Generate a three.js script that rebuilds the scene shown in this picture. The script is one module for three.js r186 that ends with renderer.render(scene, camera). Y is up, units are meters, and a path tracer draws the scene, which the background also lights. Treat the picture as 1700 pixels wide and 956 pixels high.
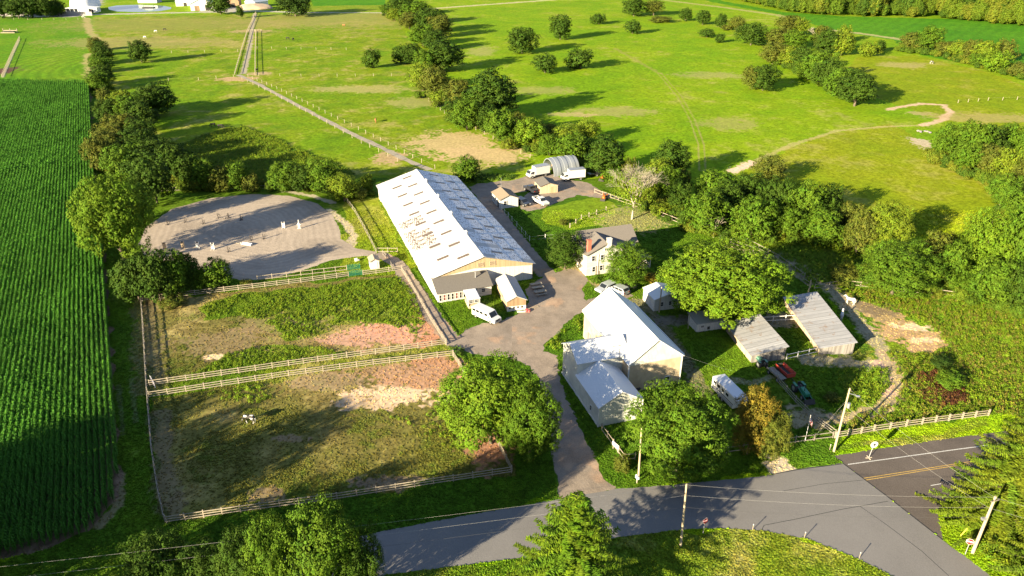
import * as THREE from 'three';
import { mergeGeometries } from 'three/addons/utils/BufferGeometryUtils.js';
import { MarchingCubes } from 'three/addons/objects/MarchingCubes.js';

// ---------- camera, sky, sun, exposure ----------
const scene = new THREE.Scene();
const FOCAL = 1214, PITCH = 27.2 * Math.PI / 180, HEIGHT = 68;   // a drone 68 m above the farm
const camera = new THREE.PerspectiveCamera(2 * Math.atan(478 / FOCAL) * 180 / Math.PI, 1700 / 956, 0.5, 9000);
camera.position.set(0, HEIGHT, 0); camera.rotation.x = -PITCH;
scene.add(camera);
const renderer = new THREE.WebGLRenderer({ antialias: true });
renderer.toneMapping = THREE.LinearToneMapping;
renderer.toneMappingExposure = 4.5;
renderer.shadowMap.enabled = true;
const SUN_AZ = 46 * Math.PI / 180, SUN_EL = 16.2 * Math.PI / 180;
const toSun = new THREE.Vector3(-Math.sin(SUN_AZ) * Math.cos(SUN_EL), Math.sin(SUN_EL), Math.cos(SUN_AZ) * Math.cos(SUN_EL));
{
  const W = 256, Hh = 128, d = new Float32Array(W * Hh * 4);
  for (let j = 0; j < Hh; j++) for (let i = 0; i < W; i++) {
    const el = ((j + 0.5) / Hh - 0.5) * Math.PI, t = Math.pow(Math.max(0, Math.sin(el)), 0.45), k = (j * W + i) * 4;
    d[k] = 0.19 * (1 - t) + 0.040 * t; d[k + 1] = 0.21 * (1 - t) + 0.072 * t; d[k + 2] = 0.23 * (1 - t) + 0.145 * t; d[k + 3] = 1;
  }
  const sky = new THREE.DataTexture(d, W, Hh, THREE.RGBAFormat, THREE.FloatType);
  sky.mapping = THREE.EquirectangularReflectionMapping; sky.magFilter = THREE.LinearFilter; sky.needsUpdate = true;
  scene.background = sky; scene.environment = sky;
}
const sun = new THREE.DirectionalLight(new THREE.Color().setRGB(1, 0.85, 0.58), 4.9);
sun.position.copy(toSun).multiplyScalar(600).add(new THREE.Vector3(0, 0, -250));
sun.target.position.set(0, 0, -250);
sun.castShadow = true; sun.shadow.mapSize.set(4096, 4096); sun.shadow.radius = 1;
Object.assign(sun.shadow.camera, { left: -500, right: 500, top: 400, bottom: -300, near: 1, far: 1600 });
scene.add(sun, sun.target);

// ---------- helpers ----------
const lin = (r, g, b) => new THREE.Color().setRGB(r, g, b);
function rng(seed) { let a = seed >>> 0; return () => { a = (a + 0x6D2B79F5) | 0; let t = Math.imul(a ^ (a >>> 15), 1 | a); t = (t + Math.imul(t ^ (t >>> 7), 61 | t)) ^ t; return ((t ^ (t >>> 14)) >>> 0) / 4294967296; }; }
const rnd = rng(77), between = (a, b, r = rnd) => a + (b - a) * r();
const clamp = (x, a = 0, b = 1) => x < a ? a : x > b ? b : x;
const smooth = (a, b, x) => { const t = clamp((x - a) / (b - a)); return t * t * (3 - 2 * t); };
const SP = Math.sin(PITCH), CP = Math.cos(PITCH);
// where a line of sight of the survey photograph meets the level at height h above the ground: [x, z] in metres
function G(px, py, h = 0) {
  const u = (px - 850) / FOCAL, v = (py - 478) / FOCAL, z = (HEIGHT - h) / (SP + v * CP);
  return [u * z, -z * (CP - v * SP)];
}
const depthOf = (x, y, z) => -z * CP + (HEIGHT - y) * SP;
function heightAt(px, py, topy) {                              // height of an upright thing from its base and top
  const [, z] = G(px, py); let lo = 0, hi = 60;
  for (let k = 0; k < 40; k++) { const m = (lo + hi) / 2, dy = m - HEIGHT, v = (-dy * CP + z * SP) / (-z * CP - dy * SP); if (478 + FOCAL * v > topy) lo = m; else hi = m; }
  return lo;
}
const poly = list => list.map(([a, b]) => G(a, b));
function inside(p, x, z) { let c = false; for (let i = 0, j = p.length - 1; i < p.length; j = i++) { const [xi, zi] = p[i], [xj, zj] = p[j]; if ((zi > z) !== (zj > z) && x < (xj - xi) * (z - zi) / (zj - zi) + xi) c = !c; } return c; }
const names = new Map();
function numbered(n) { const k = names.get(n) || 0; names.set(n, k + 1); return k ? `${n}_${String(k).padStart(3, '0')}` : n; }
function tag(o, label, category, group) { o.userData.label = label; o.userData.category = category; if (group) o.userData.group = group; return o; }
function thing(name, label, category, x = 0, z = 0, turn = 0, group, y = 0) {
  const o = new THREE.Group(); o.name = numbered(name); o.position.set(x, y, z); o.rotation.y = turn; scene.add(o);
  return tag(o, label, category, group);
}
const merged = g => Array.isArray(g) ? (g.length === 1 ? g[0] : mergeGeometries(g.map(x => { const y = x.index ? x.toNonIndexed() : x; for (const k of Object.keys(y.attributes)) if (!['position', 'normal', 'uv'].includes(k)) y.deleteAttribute(k); return y; }))) : g;
function part(name, g, m, parent) { const o = new THREE.Mesh(merged(g), m); o.name = name; o.castShadow = o.receiveShadow = true; parent.add(o); return o; }
function single(name, g, m, label, category, group, x = 0, z = 0, turn = 0) { const o = part(numbered(name), g, m, scene); o.position.set(x, 0, z); o.rotation.y = turn; return tag(o, label, category, group); }
function structure(name, g, m) { const o = part(numbered(name), g, m, scene); o.userData.kind = 'structure'; return o; }
const bx = (w, h, d, x = 0, y = 0, z = 0, ry = 0, rx = 0, rz = 0) => { const g = new THREE.BoxGeometry(w, h, d); if (rx) g.rotateX(rx); if (rz) g.rotateZ(rz); if (ry) g.rotateY(ry); g.translate(x, y, z); return g; };
const UNIT = new THREE.BoxGeometry(1, 1, 1);
function bar(name, m, parent, w, h, d, x, y, z, ry = 0, rx = 0, rz = 0) { const o = part(name, UNIT, m, parent); o.scale.set(w, h, d); o.position.set(x, y, z); o.rotation.set(rx, ry, rz, 'YXZ'); return o; }
const cyl = (r1, r2, h, x = 0, y = 0, z = 0, n = 10, ax = 'y') => { const g = new THREE.CylinderGeometry(r1, r2, h, n); if (ax === 'x') g.rotateZ(Math.PI / 2); if (ax === 'z') g.rotateX(Math.PI / 2); g.translate(x, y, z); return g; };
function rod(a, b, r0, r1 = r0, n = 5) {                        // tapered bar between two points
  const A = new THREE.Vector3(...a), B = new THREE.Vector3(...b), d = B.clone().sub(A), g = new THREE.CylinderGeometry(r1, r0, d.length(), n, 1);
  g.applyQuaternion(new THREE.Quaternion().setFromUnitVectors(new THREE.Vector3(0, 1, 0), d.normalize())); g.translate((A.x + B.x) / 2, (A.y + B.y) / 2, (A.z + B.z) / 2); return g;
}
function profile(points, width, bevel = 0.05) {                 // side outline (x, y) given width along z
  const s = new THREE.Shape(points.map(p => new THREE.Vector2(...p)));
  const g = new THREE.ExtrudeGeometry(s, { depth: width - 2 * bevel, bevelEnabled: bevel > 0, bevelThickness: bevel, bevelSize: bevel, bevelOffset: -bevel, bevelSegments: 2 });
  g.translate(0, 0, -width / 2 + bevel); return g;
}
function slab(a, b, c, d, t) {                                  // plate of thickness t under the corners a b c d, uv in metres
  const V = p => new THREE.Vector3(...p), A = V(a), B = V(b), C = V(c), D = V(d), n = B.clone().sub(A).cross(D.clone().sub(A)).normalize().multiplyScalar(-t);
  const u = A.distanceTo(B), v = A.distanceTo(D), low = [A, B, C, D].map(p => p.clone().add(n)), top = [A, B, C, D], pos = [], uv = [];
  const quad = (p, q, r, s, U, W) => { for (const [P, x, y] of [[p, 0, 0], [q, U, 0], [r, U, W], [p, 0, 0], [r, U, W], [s, 0, W]]) { pos.push(P.x, P.y, P.z); uv.push(x, y); } };
  quad(top[0], top[1], top[2], top[3], u, v); quad(low[3], low[2], low[1], low[0], u, v);
  quad(low[0], low[1], top[1], top[0], u, t); quad(low[1], low[2], top[2], top[1], v, t); quad(low[2], low[3], top[3], top[2], u, t); quad(low[3], low[0], top[0], top[3], v, t);
  const g = new THREE.BufferGeometry(); g.setAttribute('position', new THREE.Float32BufferAttribute(pos, 3)); g.setAttribute('uv', new THREE.Float32BufferAttribute(uv, 2)); g.computeVertexNormals(); return g;
}
const ORD = 'first second third fourth fifth sixth seventh eighth ninth tenth eleventh twelfth thirteenth fourteenth fifteenth sixteenth seventeenth eighteenth nineteenth twentieth'.split(' ');
const ordinal = n => n < 20 ? ORD[n] : ['twenty', 'thirty', 'forty'][Math.floor((n + 1) / 10) - 2] + ((n + 1) % 10 ? '-' + ORD[(n + 1) % 10 - 1] : '').replace(/^-$/, '');

// ---------- noise and textures ----------
const NT = new Float32Array(65536); { const r = rng(5); for (let i = 0; i < 65536; i++) NT[i] = r(); }
function vn(x, y) {
  const xi = Math.floor(x), yi = Math.floor(y); let fx = x - xi, fy = y - yi; fx = fx * fx * (3 - 2 * fx); fy = fy * fy * (3 - 2 * fy);
  const a = (yi & 255) << 8, b = ((yi + 1) & 255) << 8, c = xi & 255, d = (xi + 1) & 255;
  const p = NT[a | c], q = NT[a | d], r = NT[b | c], s = NT[b | d]; return p + (q - p) * fx + (r - p + (p - q - r + s) * fx) * fy;
}
const fb = (x, y) => (vn(x, y) * 0.5 + vn(x * 2.1 + 17, y * 2.1 + 5) * 0.3 + vn(x * 4.3 + 41, y * 4.3 + 29) * 0.2);
const ENC = new Uint8Array(4097); for (let i = 0; i <= 4096; i++) { const x = i / 4096; ENC[i] = Math.round(255 * (x <= 0.0031308 ? 12.92 * x : 1.055 * Math.pow(x, 1 / 2.4) - 0.055)); }
const enc = x => ENC[x <= 0 ? 0 : x >= 1 ? 4096 : (x * 4096) | 0];
function texture(w, h, f, srgb = true) {                        // f(i, j, out) fills linear values
  const d = new Uint8Array(w * h * 4), o = [0, 0, 0];
  for (let j = 0, k = 0; j < h; j++) for (let i = 0; i < w; i++, k += 4) { f(i, j, o); if (srgb) { d[k] = enc(o[0]); d[k + 1] = enc(o[1]); d[k + 2] = enc(o[2]); } else { d[k] = clamp(o[0]) * 255; d[k + 1] = clamp(o[1]) * 255; d[k + 2] = clamp(o[2]) * 255; } d[k + 3] = 255; }
  const t = new THREE.DataTexture(d, w, h); t.wrapS = t.wrapT = THREE.RepeatWrapping; t.magFilter = THREE.LinearFilter; t.minFilter = THREE.LinearMipmapLinearFilter; t.generateMipmaps = true;
  if (srgb) t.colorSpace = THREE.SRGBColorSpace; t.needsUpdate = true; return t;
}
const at = (t, x, y) => { const c = t.clone(); c.repeat.set(x, y); c.needsUpdate = true; return c; };
// tileable fine grain, used as relief
const grain = texture(256, 256, (i, j, o) => { const v = 0.5 * NT[(j << 8) | i] + 0.5 * vn(i / 4, j / 4 + 0); o[0] = o[1] = o[2] = v; }, false);
const ribs = texture(64, 4, (i, j, o) => { const v = (i % 16) < 3 ? 1 : 0.2; o[0] = o[1] = o[2] = v; }, false);       // one tile is four ribs
const mat = (r, g, b, rough = 0.85, more = {}) => new THREE.MeshStandardMaterial({ color: lin(r, g, b), roughness: rough, ...more });
function mottled(w, h, a, b, sx, sy, rough, more = {}, fine = 0.12) {       // two tones mixed by noise stretched sx, sy
  const t = texture(w, h, (i, j, o) => { const n = smooth(0.25, 0.75, fb(i / sx, j / sy)), s = 1 + fine * (NT[((j * 7) & 255) << 8 | ((i * 3) & 255)] - 0.5); for (let k = 0; k < 3; k++) o[k] = (a[k] + (b[k] - a[k]) * n) * s; });
  return new THREE.MeshStandardMaterial({ map: t, roughness: rough, ...more });
}
const boards = (a, b, n = 16, rough = 0.9) => {                    // grain and tone of upright boards; uv in metres, tile of n boards 0.2 m wide
  const t = texture(512, 256, (i, j, o) => { const k = Math.floor(i / (512 / n)), e = i % (512 / n), v = 0.75 * NT[k * 37 & 65535] + 0.25 * fb(i / 5, j / 90 + k * 9); const gap = e < 2 ? 0.35 : 1; for (let c = 0; c < 3; c++) o[c] = (a[c] + (b[c] - a[c]) * v) * gap; });
  t.repeat.set(1 / (n * 0.2), 1 / 6); return new THREE.MeshStandardMaterial({ map: t, roughness: rough });
};
const M = {
  white: mat(0.58, 0.57, 0.54, 0.6), whiteWall: mottled(512, 256, [0.58, 0.57, 0.54], [0.46, 0.45, 0.42], 40, 120, 0.7),
  glass: mat(0.03, 0.035, 0.04, 0.12, { metalness: 0 }), darkGlass: mat(0.015, 0.018, 0.02, 0.08),
  wood: mat(0.42, 0.36, 0.27, 0.9), fence: mottled(256, 256, [0.36, 0.31, 0.23], [0.24, 0.20, 0.15], 6, 20, 0.95), greyFence: mottled(256, 256, [0.27, 0.24, 0.19], [0.18, 0.155, 0.125], 6, 20, 0.95),
  poleWood: mottled(128, 512, [0.44, 0.36, 0.24], [0.34, 0.27, 0.17], 3, 60, 0.9), bark: mottled(128, 256, [0.13, 0.10, 0.07], [0.07, 0.055, 0.04], 8, 30, 1), deadWood: mottled(128, 256, [0.40, 0.35, 0.27], [0.28, 0.24, 0.18], 8, 30, 1),
  tanBoards: boards([0.42, 0.32, 0.19], [0.33, 0.24, 0.13]), greyBoards: boards([0.26, 0.24, 0.22], [0.12, 0.11, 0.10]), brownBoards: boards([0.34, 0.23, 0.13], [0.20, 0.13, 0.075]), paleBoards: boards([0.48, 0.38, 0.26], [0.36, 0.27, 0.18]),
  tyre: mat(0.02, 0.02, 0.02, 0.9), rim: mat(0.45, 0.45, 0.45, 0.4, { metalness: 0.6 }), black: mat(0.02, 0.02, 0.022, 0.4), steel: mat(0.45, 0.46, 0.47, 0.45, { metalness: 0.7 }), dark: mat(0.04, 0.035, 0.03, 0.9), metalPost: mat(0.3, 0.3, 0.3, 0.6),
  carWhite: new THREE.MeshPhysicalMaterial({ color: lin(0.56, 0.56, 0.54), roughness: 0.35, clearcoat: 0.6 }), carBlack: new THREE.MeshPhysicalMaterial({ color: lin(0.02, 0.022, 0.028), roughness: 0.3, clearcoat: 0.8 }), carSilver: new THREE.MeshPhysicalMaterial({ color: lin(0.42, 0.44, 0.46), roughness: 0.35, metalness: 0.3, clearcoat: 0.7 }),
  lamp: mat(0.75, 0.75, 0.7, 0.15), redLens: mat(0.35, 0.02, 0.015, 0.3), red: mat(0.40, 0.05, 0.03, 0.6), green: mat(0.02, 0.16, 0.09, 0.5), orange: mat(0.55, 0.16, 0.02, 0.6), brick: mottled(128, 128, [0.38, 0.13, 0.08], [0.28, 0.09, 0.055], 3, 2, 0.9),
};
// ---------- the ground ----------
const P = {                                                       // outlines read off the survey, in metres on the ground
  corn: poly([[149, 142], [154, 249], [161, 335], [171, 424], [178, 513], [188.6, 620], [190, 687], [197, 794], [189, 836], [142, 890], [53, 911], [0, 925], [-260, 960], [-260, 140], [-100, 139], [0, 139]]),
  sand: poly([[230, 405], [243, 376], [285, 347], [350, 329], [420, 322], [480, 325], [525, 337], [552, 356], [564, 380], [566, 396], [590, 412], [624, 418], [624, 424], [590, 426], [545, 433], [500, 450], [455, 461], [405, 466], [345, 452], [280, 440], [238, 422]]),
  road: poly([[300, 968], [420, 934], [623, 884], [799, 851], [927, 829], [960, 822], [1023, 812], [1133, 803], [1274, 790], [1324, 778], [1399, 769], [1566, 897], [1644, 956], [1760, 1030], [1600, 1060], [1480, 956], [1427, 929], [1349, 897], [1271, 881], [1200, 877], [1128, 879], [1027, 892], [870, 925.6], [642, 954], [450, 1000], [360, 1010]]),
  darkRoad: poly([[1384, 757], [1470, 743], [1575, 728], [1700, 711], [1840, 692], [1900, 770], [1700, 800], [1620, 812], [1572, 828], [1556, 850], [1562, 880], [1566, 897]]),
  drive: poly([[927, 830], [917, 740], [907, 680], [896, 630], [880, 608], [840, 592], [790, 590], [772, 580], [760, 558], [775, 547], [800, 536], [825, 536], [850, 526], [868, 517], [876, 500], [872, 480], [888, 468], [912, 455], [945, 446], [968, 452], [976, 464], [968, 480], [972, 498], [1010, 488], [1045, 482], [1050, 492], [1000, 512], [962, 520], [945, 532], [925, 552], [903, 572], [905, 582], [926, 590], [928, 622], [938, 655], [953, 690], [968, 720], [985, 755], [1005, 795], [1023, 812], [975, 820]]),
  upperYard: poly([[783, 312], [790, 306], [850, 299], [905, 285], [935, 296], [975, 303], [1000, 318], [1036, 330], [1000, 330], [960, 323], [905, 344], [880, 351], [864, 347], [868, 330], [884, 316], [840, 322], [818, 336], [800, 333]]),
  upper: poly([[237, 500], [665, 452], [740, 573], [247, 641]]), lower: poly([[247, 660], [752, 592], [770, 615], [832, 745], [850, 785], [275, 868], [252, 740]]),
  pond: poly([[180, 12], [195, 9], [230, 8], [265, 9], [284, 12], [284, 15], [265, 18.5], [230, 20], [195, 19], [181, 16]]),
};
const track = poly([[1470, 700], [1440, 712], [1400, 718]]);
// zones: two greens, dry colour share, weed share
const ZONES = [
  { A: [0.122, 0.228, 0.004], B: [0.180, 0.258, 0.006], dry: 0.38, th: 0.63, weed: 0.25 },                                                       // 0 meadow
  { A: [0.105, 0.195, 0.005], B: [0.172, 0.220, 0.008], dry: 0.55, th: 0.58, weed: 0.5 },                                                        // 1 pasture
  { A: [0.075, 0.185, 0.006], B: [0.115, 0.205, 0.008], dry: 0.15, th: 0.66, weed: 0.15 },                                                       // 2 mown field
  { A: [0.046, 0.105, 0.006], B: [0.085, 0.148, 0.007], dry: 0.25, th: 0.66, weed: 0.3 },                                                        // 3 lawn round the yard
  { A: [0.110, 0.118, 0.022], B: [0.185, 0.140, 0.050], dry: 0.7, th: 0.58, weed: 0.4 },                                                         // 4 grazed paddock
  { A: [0.045, 0.155, 0.006], B: [0.065, 0.185, 0.007], dry: 0.0, th: 0.9, weed: 0.05 },                                                         // 5 crop
  { A: [0.070, 0.135, 0.008], B: [0.115, 0.160, 0.010], dry: 0.3, th: 0.60, weed: 0.9 },                                                         // 6 rough weeds
  { A: [0.080, 0.150, 0.008], B: [0.150, 0.185, 0.015], dry: 0.6, th: 0.56, weed: 0.2 },                                                         // 7 verge lawn
  { A: [0.150, 0.212, 0.005], B: [0.202, 0.230, 0.008], dry: 0.3, th: 0.60, weed: 0.2 },                                                        // 8 yellow hay meadow
  { A: [0.14, 0.10, 0.06], B: [0.10, 0.075, 0.045], dry: 0.0, th: 0.9, weed: 0.0 },                                                                // 9 soil under the corn
  { A: [0.125, 0.200, 0.010], B: [0.180, 0.215, 0.012], dry: 0.3, th: 0.6, weed: 0.1 },                                                        // 10 bright grass
  { A: [0.075, 0.140, 0.008], B: [0.120, 0.165, 0.012], dry: 0.3, th: 0.60, weed: 0.4 },                                                        // 11 weedy grass
];
const zoneShapes = [
  [1, [[156, 28], [640, 20], [668, 45], [706, 110], [740, 170], [800, 225], [880, 268], [700, 305], [600, 292], [560, 312], [270, 318], [200, 240], [170, 130]]],
  [2, [[-300, 27], [156, 27], [152, 142], [-300, 142]]],
  [8, [[1215, 290], [1360, 225], [1480, 205], [1560, 250], [1660, 330], [1600, 400], [1480, 390], [1330, 330]]],
  [8, [[1420, 95], [1520, 92], [1640, 120], [1720, 150], [1800, 260], [1700, 215], [1560, 200], [1450, 160], [1400, 130]]],
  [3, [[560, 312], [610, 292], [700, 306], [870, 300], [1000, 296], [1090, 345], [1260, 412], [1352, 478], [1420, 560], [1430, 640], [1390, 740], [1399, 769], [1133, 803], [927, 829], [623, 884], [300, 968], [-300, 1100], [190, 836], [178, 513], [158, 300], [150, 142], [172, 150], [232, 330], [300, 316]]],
  [10, [[575, 330], [628, 330], [690, 440], [668, 455], [600, 455], [560, 450], [570, 420]]],
  [10, [[905, 345], [1000, 325], [1030, 345], [1000, 375], [945, 380], [905, 372]]],
  [4, [[237, 500], [665, 452], [740, 573], [247, 641]]], [4, [[247, 660], [752, 592], [770, 615], [832, 745], [850, 785], [275, 868], [252, 740]]],
  [11, [[330, 512], [390, 488], [480, 480], [575, 468], [664, 458], [690, 488], [708, 535], [690, 558], [640, 538], [570, 536], [520, 560], [480, 566], [440, 545], [400, 526], [345, 530]]], [11, [[262, 642], [340, 610], [380, 586], [420, 576], [520, 573], [560, 582], [605, 590], [430, 617]]],
  [7, [[247, 641], [740, 573], [752, 592], [247, 660]]],
  [6, [[1350, 476], [1430, 476], [1640, 503], [1760, 540], [1760, 690], [1640, 690], [1390, 722], [1430, 650], [1415, 590], [1440, 560]]],
  [6, [[262, 250], [400, 205], [470, 235], [560, 272], [600, 292], [560, 312], [270, 318]]], [6, [[1130, 380], [1290, 372], [1420, 400], [1600, 440], [1700, 470], [1700, 510], [1640, 500], [1350, 474], [1250, 410]]],
  [7, [[1027, 893], [1128, 880], [1200, 878], [1271, 882], [1349, 898], [1427, 930], [1480, 957], [1600, 1060], [300, 1090], [642, 955], [870, 926]]],
  [7, [[1390, 745], [1640, 700], [1640, 712], [1575, 727], [1470, 742], [1384, 756]]],
  [5, [[1095, -30], [1180, 3], [1300, 25], [1390, 52], [1480, 66], [1530, 92], [1620, 108], [1720, 140], [1900, 165], [1900, 60], [1640, 33], [1400, 27], [1300, 20], [1200, 2], [1160, -20]]],
  [5, [[505, -20], [640, -20], [640, 8], [520, 10]]], [10, [[510, 10], [640, 8], [640, 17], [500, 21]]],
];
const FEATURES = [                                                // bare earth, dry grass, ruts: [kind, outline, half width or radii, colour, strength]
  ['spot', [[640, 555]], [7.5, 4.2], [0.46, 0.25, 0.17], 1], ['spot', [[590, 565]], [6, 2.2], [0.42, 0.25, 0.17], 0.9], ['path', [[690, 498], [712, 530], [728, 556], [700, 570]], 1.6, [0.40, 0.20, 0.12], 1], ['spot', [[712, 545]], [3.2, 2.4], [0.42, 0.22, 0.14], 0.9],
  ['spot', [[370, 570]], [8, 5], [0.22, 0.16, 0.085], 0.7], ['spot', [[470, 540]], [9, 4], [0.24, 0.17, 0.09], 0.55], ['spot', [[355, 592]], [1.6, 0.8], [0.55, 0.42, 0.26], 1], ['path', [[240, 500], [252, 640]], 2.2, [0.17, 0.13, 0.08], 0.5],
  ['spot', [[650, 655]], [7.5, 3.2], [0.55, 0.40, 0.26], 1], ['spot', [[605, 668]], [4.5, 1.8], [0.50, 0.36, 0.23], 0.8], ['spot', [[690, 625]], [8, 3.5], [0.38, 0.22, 0.13], 0.95], ['spot', [[720, 606]], [5, 2.6], [0.36, 0.20, 0.12], 0.95], ['spot', [[640, 615]], [8, 2.6], [0.32, 0.20, 0.12], 0.7], ['spot', [[550, 632]], [7, 2.5], [0.28, 0.20, 0.12], 0.6],
  ['spot', [[810, 740]], [3.4, 5], [0.30, 0.16, 0.10], 1], ['spot', [[790, 700]], [2.5, 4], [0.28, 0.17, 0.10], 0.8], ['path', [[262, 690], [282, 850]], 1.4, [0.16, 0.12, 0.08], 0.55], ['spot', [[440, 820]], [3, 1.6], [0.26, 0.17, 0.11], 0.6], ['spot', [[480, 728]], [2.6, 0.9], [0.27, 0.18, 0.12], 0.6], ['spot', [[640, 800]], [5, 1.6], [0.19, 0.13, 0.10], 0.7],
  ['spot', [[755, 238]], [15, 14], [0.40, 0.30, 0.14], 0.9], ['spot', [[800, 255]], [14, 10], [0.42, 0.31, 0.15], 0.9], ['spot', [[650, 262]], [5, 6], [0.40, 0.26, 0.16], 0.75], ['spot', [[600, 148]], [22, 8], [0.36, 0.30, 0.13], 0.55], ['spot', [[700, 170]], [16, 9], [0.34, 0.28, 0.12], 0.5], ['spot', [[395, 131]], [9, 5], [0.42, 0.27, 0.16], 0.8], ['spot', [[430, 122]], [6, 4], [0.40, 0.28, 0.17], 0.7],
  ['spot', [[560, 32]], [70, 45], [0.27, 0.23, 0.08], 0.5], ['spot', [[300, 40]], [90, 40], [0.25, 0.21, 0.07], 0.5], ['spot', [[240, 70]], [55, 22], [0.30, 0.23, 0.10], 0.5], ['spot', [[420, 52]], [14, 8], [0.40, 0.27, 0.16], 0.5],
  ['path', [[423, 22], [418, 52], [412, 90], [404, 122]], 1.3, [0.34, 0.29, 0.22], 0.9],
  ['path', [[1095, 122], [1128, 160], [1150, 200], [1164, 240], [1166, 282]], 0.30, [0.26, 0.23, 0.08], 0.6, 0.9], ['path', [[1020, 80], [1095, 122]], 1.2, [0.24, 0.22, 0.06], 0.5],
  ['path', [[1218, 286], [1250, 270], [1310, 242], [1390, 217], [1470, 210], [1530, 208], [1565, 199], [1577, 186], [1565, 174], [1530, 172], [1490, 178], [1475, 182]], 1.0, [0.42, 0.33, 0.16], 0.5], ['path', [[1530, 208], [1565, 199], [1577, 186], [1565, 174], [1530, 172], [1490, 178], [1475, 182]], 1.4, [0.52, 0.36, 0.25], 0.85], ['path', [[1218, 284], [1250, 270]], 1.8, [0.58, 0.42, 0.30], 1],
  ['spot', [[1530, 238]], [3.5, 7], [0.45, 0.36, 0.27], 0.8], ['spot', [[1525, 188]], [5, 3], [0.38, 0.28, 0.15], 0.6], ['spot', [[1500, 108]], [12, 8], [0.32, 0.27, 0.11], 0.6], ['spot', [[1640, 195]], [20, 7], [0.36, 0.27, 0.12], 0.5], ['spot', [[1180, 125]], [16, 8], [0.30, 0.26, 0.11], 0.5], ['spot', [[1210, 205]], [10, 9], [0.30, 0.25, 0.10], 0.45], ['spot', [[800, 85]], [8, 16], [0.30, 0.26, 0.11], 0.5], ['spot', [[900, 150]], [14, 8], [0.30, 0.25, 0.10], 0.45], ['spot', [[1020, 185]], [16, 8], [0.32, 0.26, 0.11], 0.5], ['spot', [[950, 190]], [10, 3], [0.38, 0.29, 0.14], 0.6],
  ['path', [[1100, 0], [1200, 12], [1290, 25], [1310, 30]], 3.4, [0.30, 0.28, 0.10], 0.8], ['path', [[1380, 50], [1440, 57], [1500, 66]], 3.0, [0.34, 0.30, 0.14], 0.8], ['path', [[640, 22], [720, 14], [900, 1], [1000, -8]], 3.5, [0.42, 0.37, 0.22], 0.8],
  ['spot', [[1490, 545]], [4.6, 6.2], [0.34, 0.23, 0.12], 1], ['spot', [[1530, 565]], [4.6, 4], [0.36, 0.24, 0.13], 1], ['spot', [[1455, 520]], [3.6, 4.4], [0.33, 0.24, 0.12], 1], ['spot', [[1510, 543]], [3.8, 1.6], [0.55, 0.42, 0.28], 0.9], ['spot', [[1535, 565]], [3, 1.1], [0.55, 0.42, 0.28], 0.8], ['spot', [[1440, 505]], [4, 5], [0.17, 0.13, 0.08], 0.9],
  ['path', [[1300, 425], [1345, 455], [1380, 480], [1410, 515], [1440, 550], [1465, 580], [1470, 600], [1440, 608], [1400, 600], [1340, 598]], 1.5, [0.30, 0.25, 0.17], 0.85], ['path', [[1470, 585], [1490, 620], [1495, 650], [1470, 675], [1430, 690], [1395, 695]], 1.3, [0.36, 0.27, 0.17], 0.8], ['path', [[1455, 600], [1475, 640], [1472, 655]], 0.9, [0.48, 0.32, 0.24], 0.8], ['spot', [[1300, 530]], [4, 3], [0.22, 0.18, 0.13], 0.8],
  ['path', [[1210, 410], [1300, 435], [1345, 470]], 1.1, [0.28, 0.23, 0.14], 0.7], ['path', [[1060, 500], [1100, 540], [1150, 620], [1165, 650]], 1.4, [0.17, 0.14, 0.10], 0.75], ['path', [[1100, 532], [1180, 530]], 2.2, [0.16, 0.14, 0.12], 0.85], ['path', [[1215, 630], [1250, 636], [1280, 626]], 0.7, [0.30, 0.27, 0.18], 0.7],
  ['spot', [[1292, 775]], [1.7, 2.4], [0.45, 0.38, 0.28], 1], ['spot', [[1340, 690]], [3, 3], [0.30, 0.23, 0.16], 0.7],
  ['path', [[197, 640], [205, 720]], 0.35, [0.15, 0.15, 0.09], 0.35], ['path', [[218, 630], [226, 700]], 0.35, [0.15, 0.15, 0.09], 0.35], ['path', [[200, 790], [195, 840], [165, 872]], 0.6, [0.26, 0.18, 0.12], 0.6],
  ['path', [[545, 348], [575, 372], [588, 392], [582, 408], [575, 415]], 0.9, [0.44, 0.36, 0.25], 0.85], ['path', [[470, 316], [520, 326], [552, 336]], 0.9, [0.44, 0.38, 0.28], 0.8],
  ['spot', [[1050, 365]], [8, 8], [0.30, 0.26, 0.13], 0.6], ['spot', [[955, 446]], [3, 2], [0.40, 0.29, 0.18], 0.7], ['path', [[985, 468], [1000, 476], [1050, 474]], 1, [0.40, 0.30, 0.19], 0.7], ['spot', [[5, 118]], [6, 10], [0.10, 0.055, 0.045], 1],
  ['path', [[143, 30], [150, 55], [160, 64]], 2.4, [0.36, 0.28, 0.13], 0.7], ['path', [[148, 90], [155, 130]], 3, [0.38, 0.30, 0.14], 0.7], ['path', [[170, 165], [175, 205]], 1.6, [0.42, 0.34, 0.16], 0.7],
  ['path', [[0, 26], [60, 27], [120, 27], [160, 24], [300, 21], [400, 19], [420, 18], [480, 20]], 3.2, [0.40, 0.37, 0.31], 0.9], ['path', [[420, 18], [500, 21], [640, 21]], 2, [0.42, 0.38, 0.30], 0.9], ['path', [[120, 26], [150, 5], [165, -20]], 9, [0.30, 0.27, 0.25], 0.9], ['spot', [[380, 15]], [22, 22], [0.36, 0.32, 0.28], 0.9],
  ['path', [[32, 66], [5, 128]], 0.6, [0.45, 0.40, 0.30], 0.6],
].map(f => [f[0], poly(f[1]), ...f.slice(2)]);
const DRY = [0.32, 0.26, 0.10], WEED = [0.040, 0.095, 0.006];
const LANE = poly([[395, 124], [430, 140], [500, 178], [580, 220], [640, 248], [680, 268], [715, 282]]);
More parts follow.
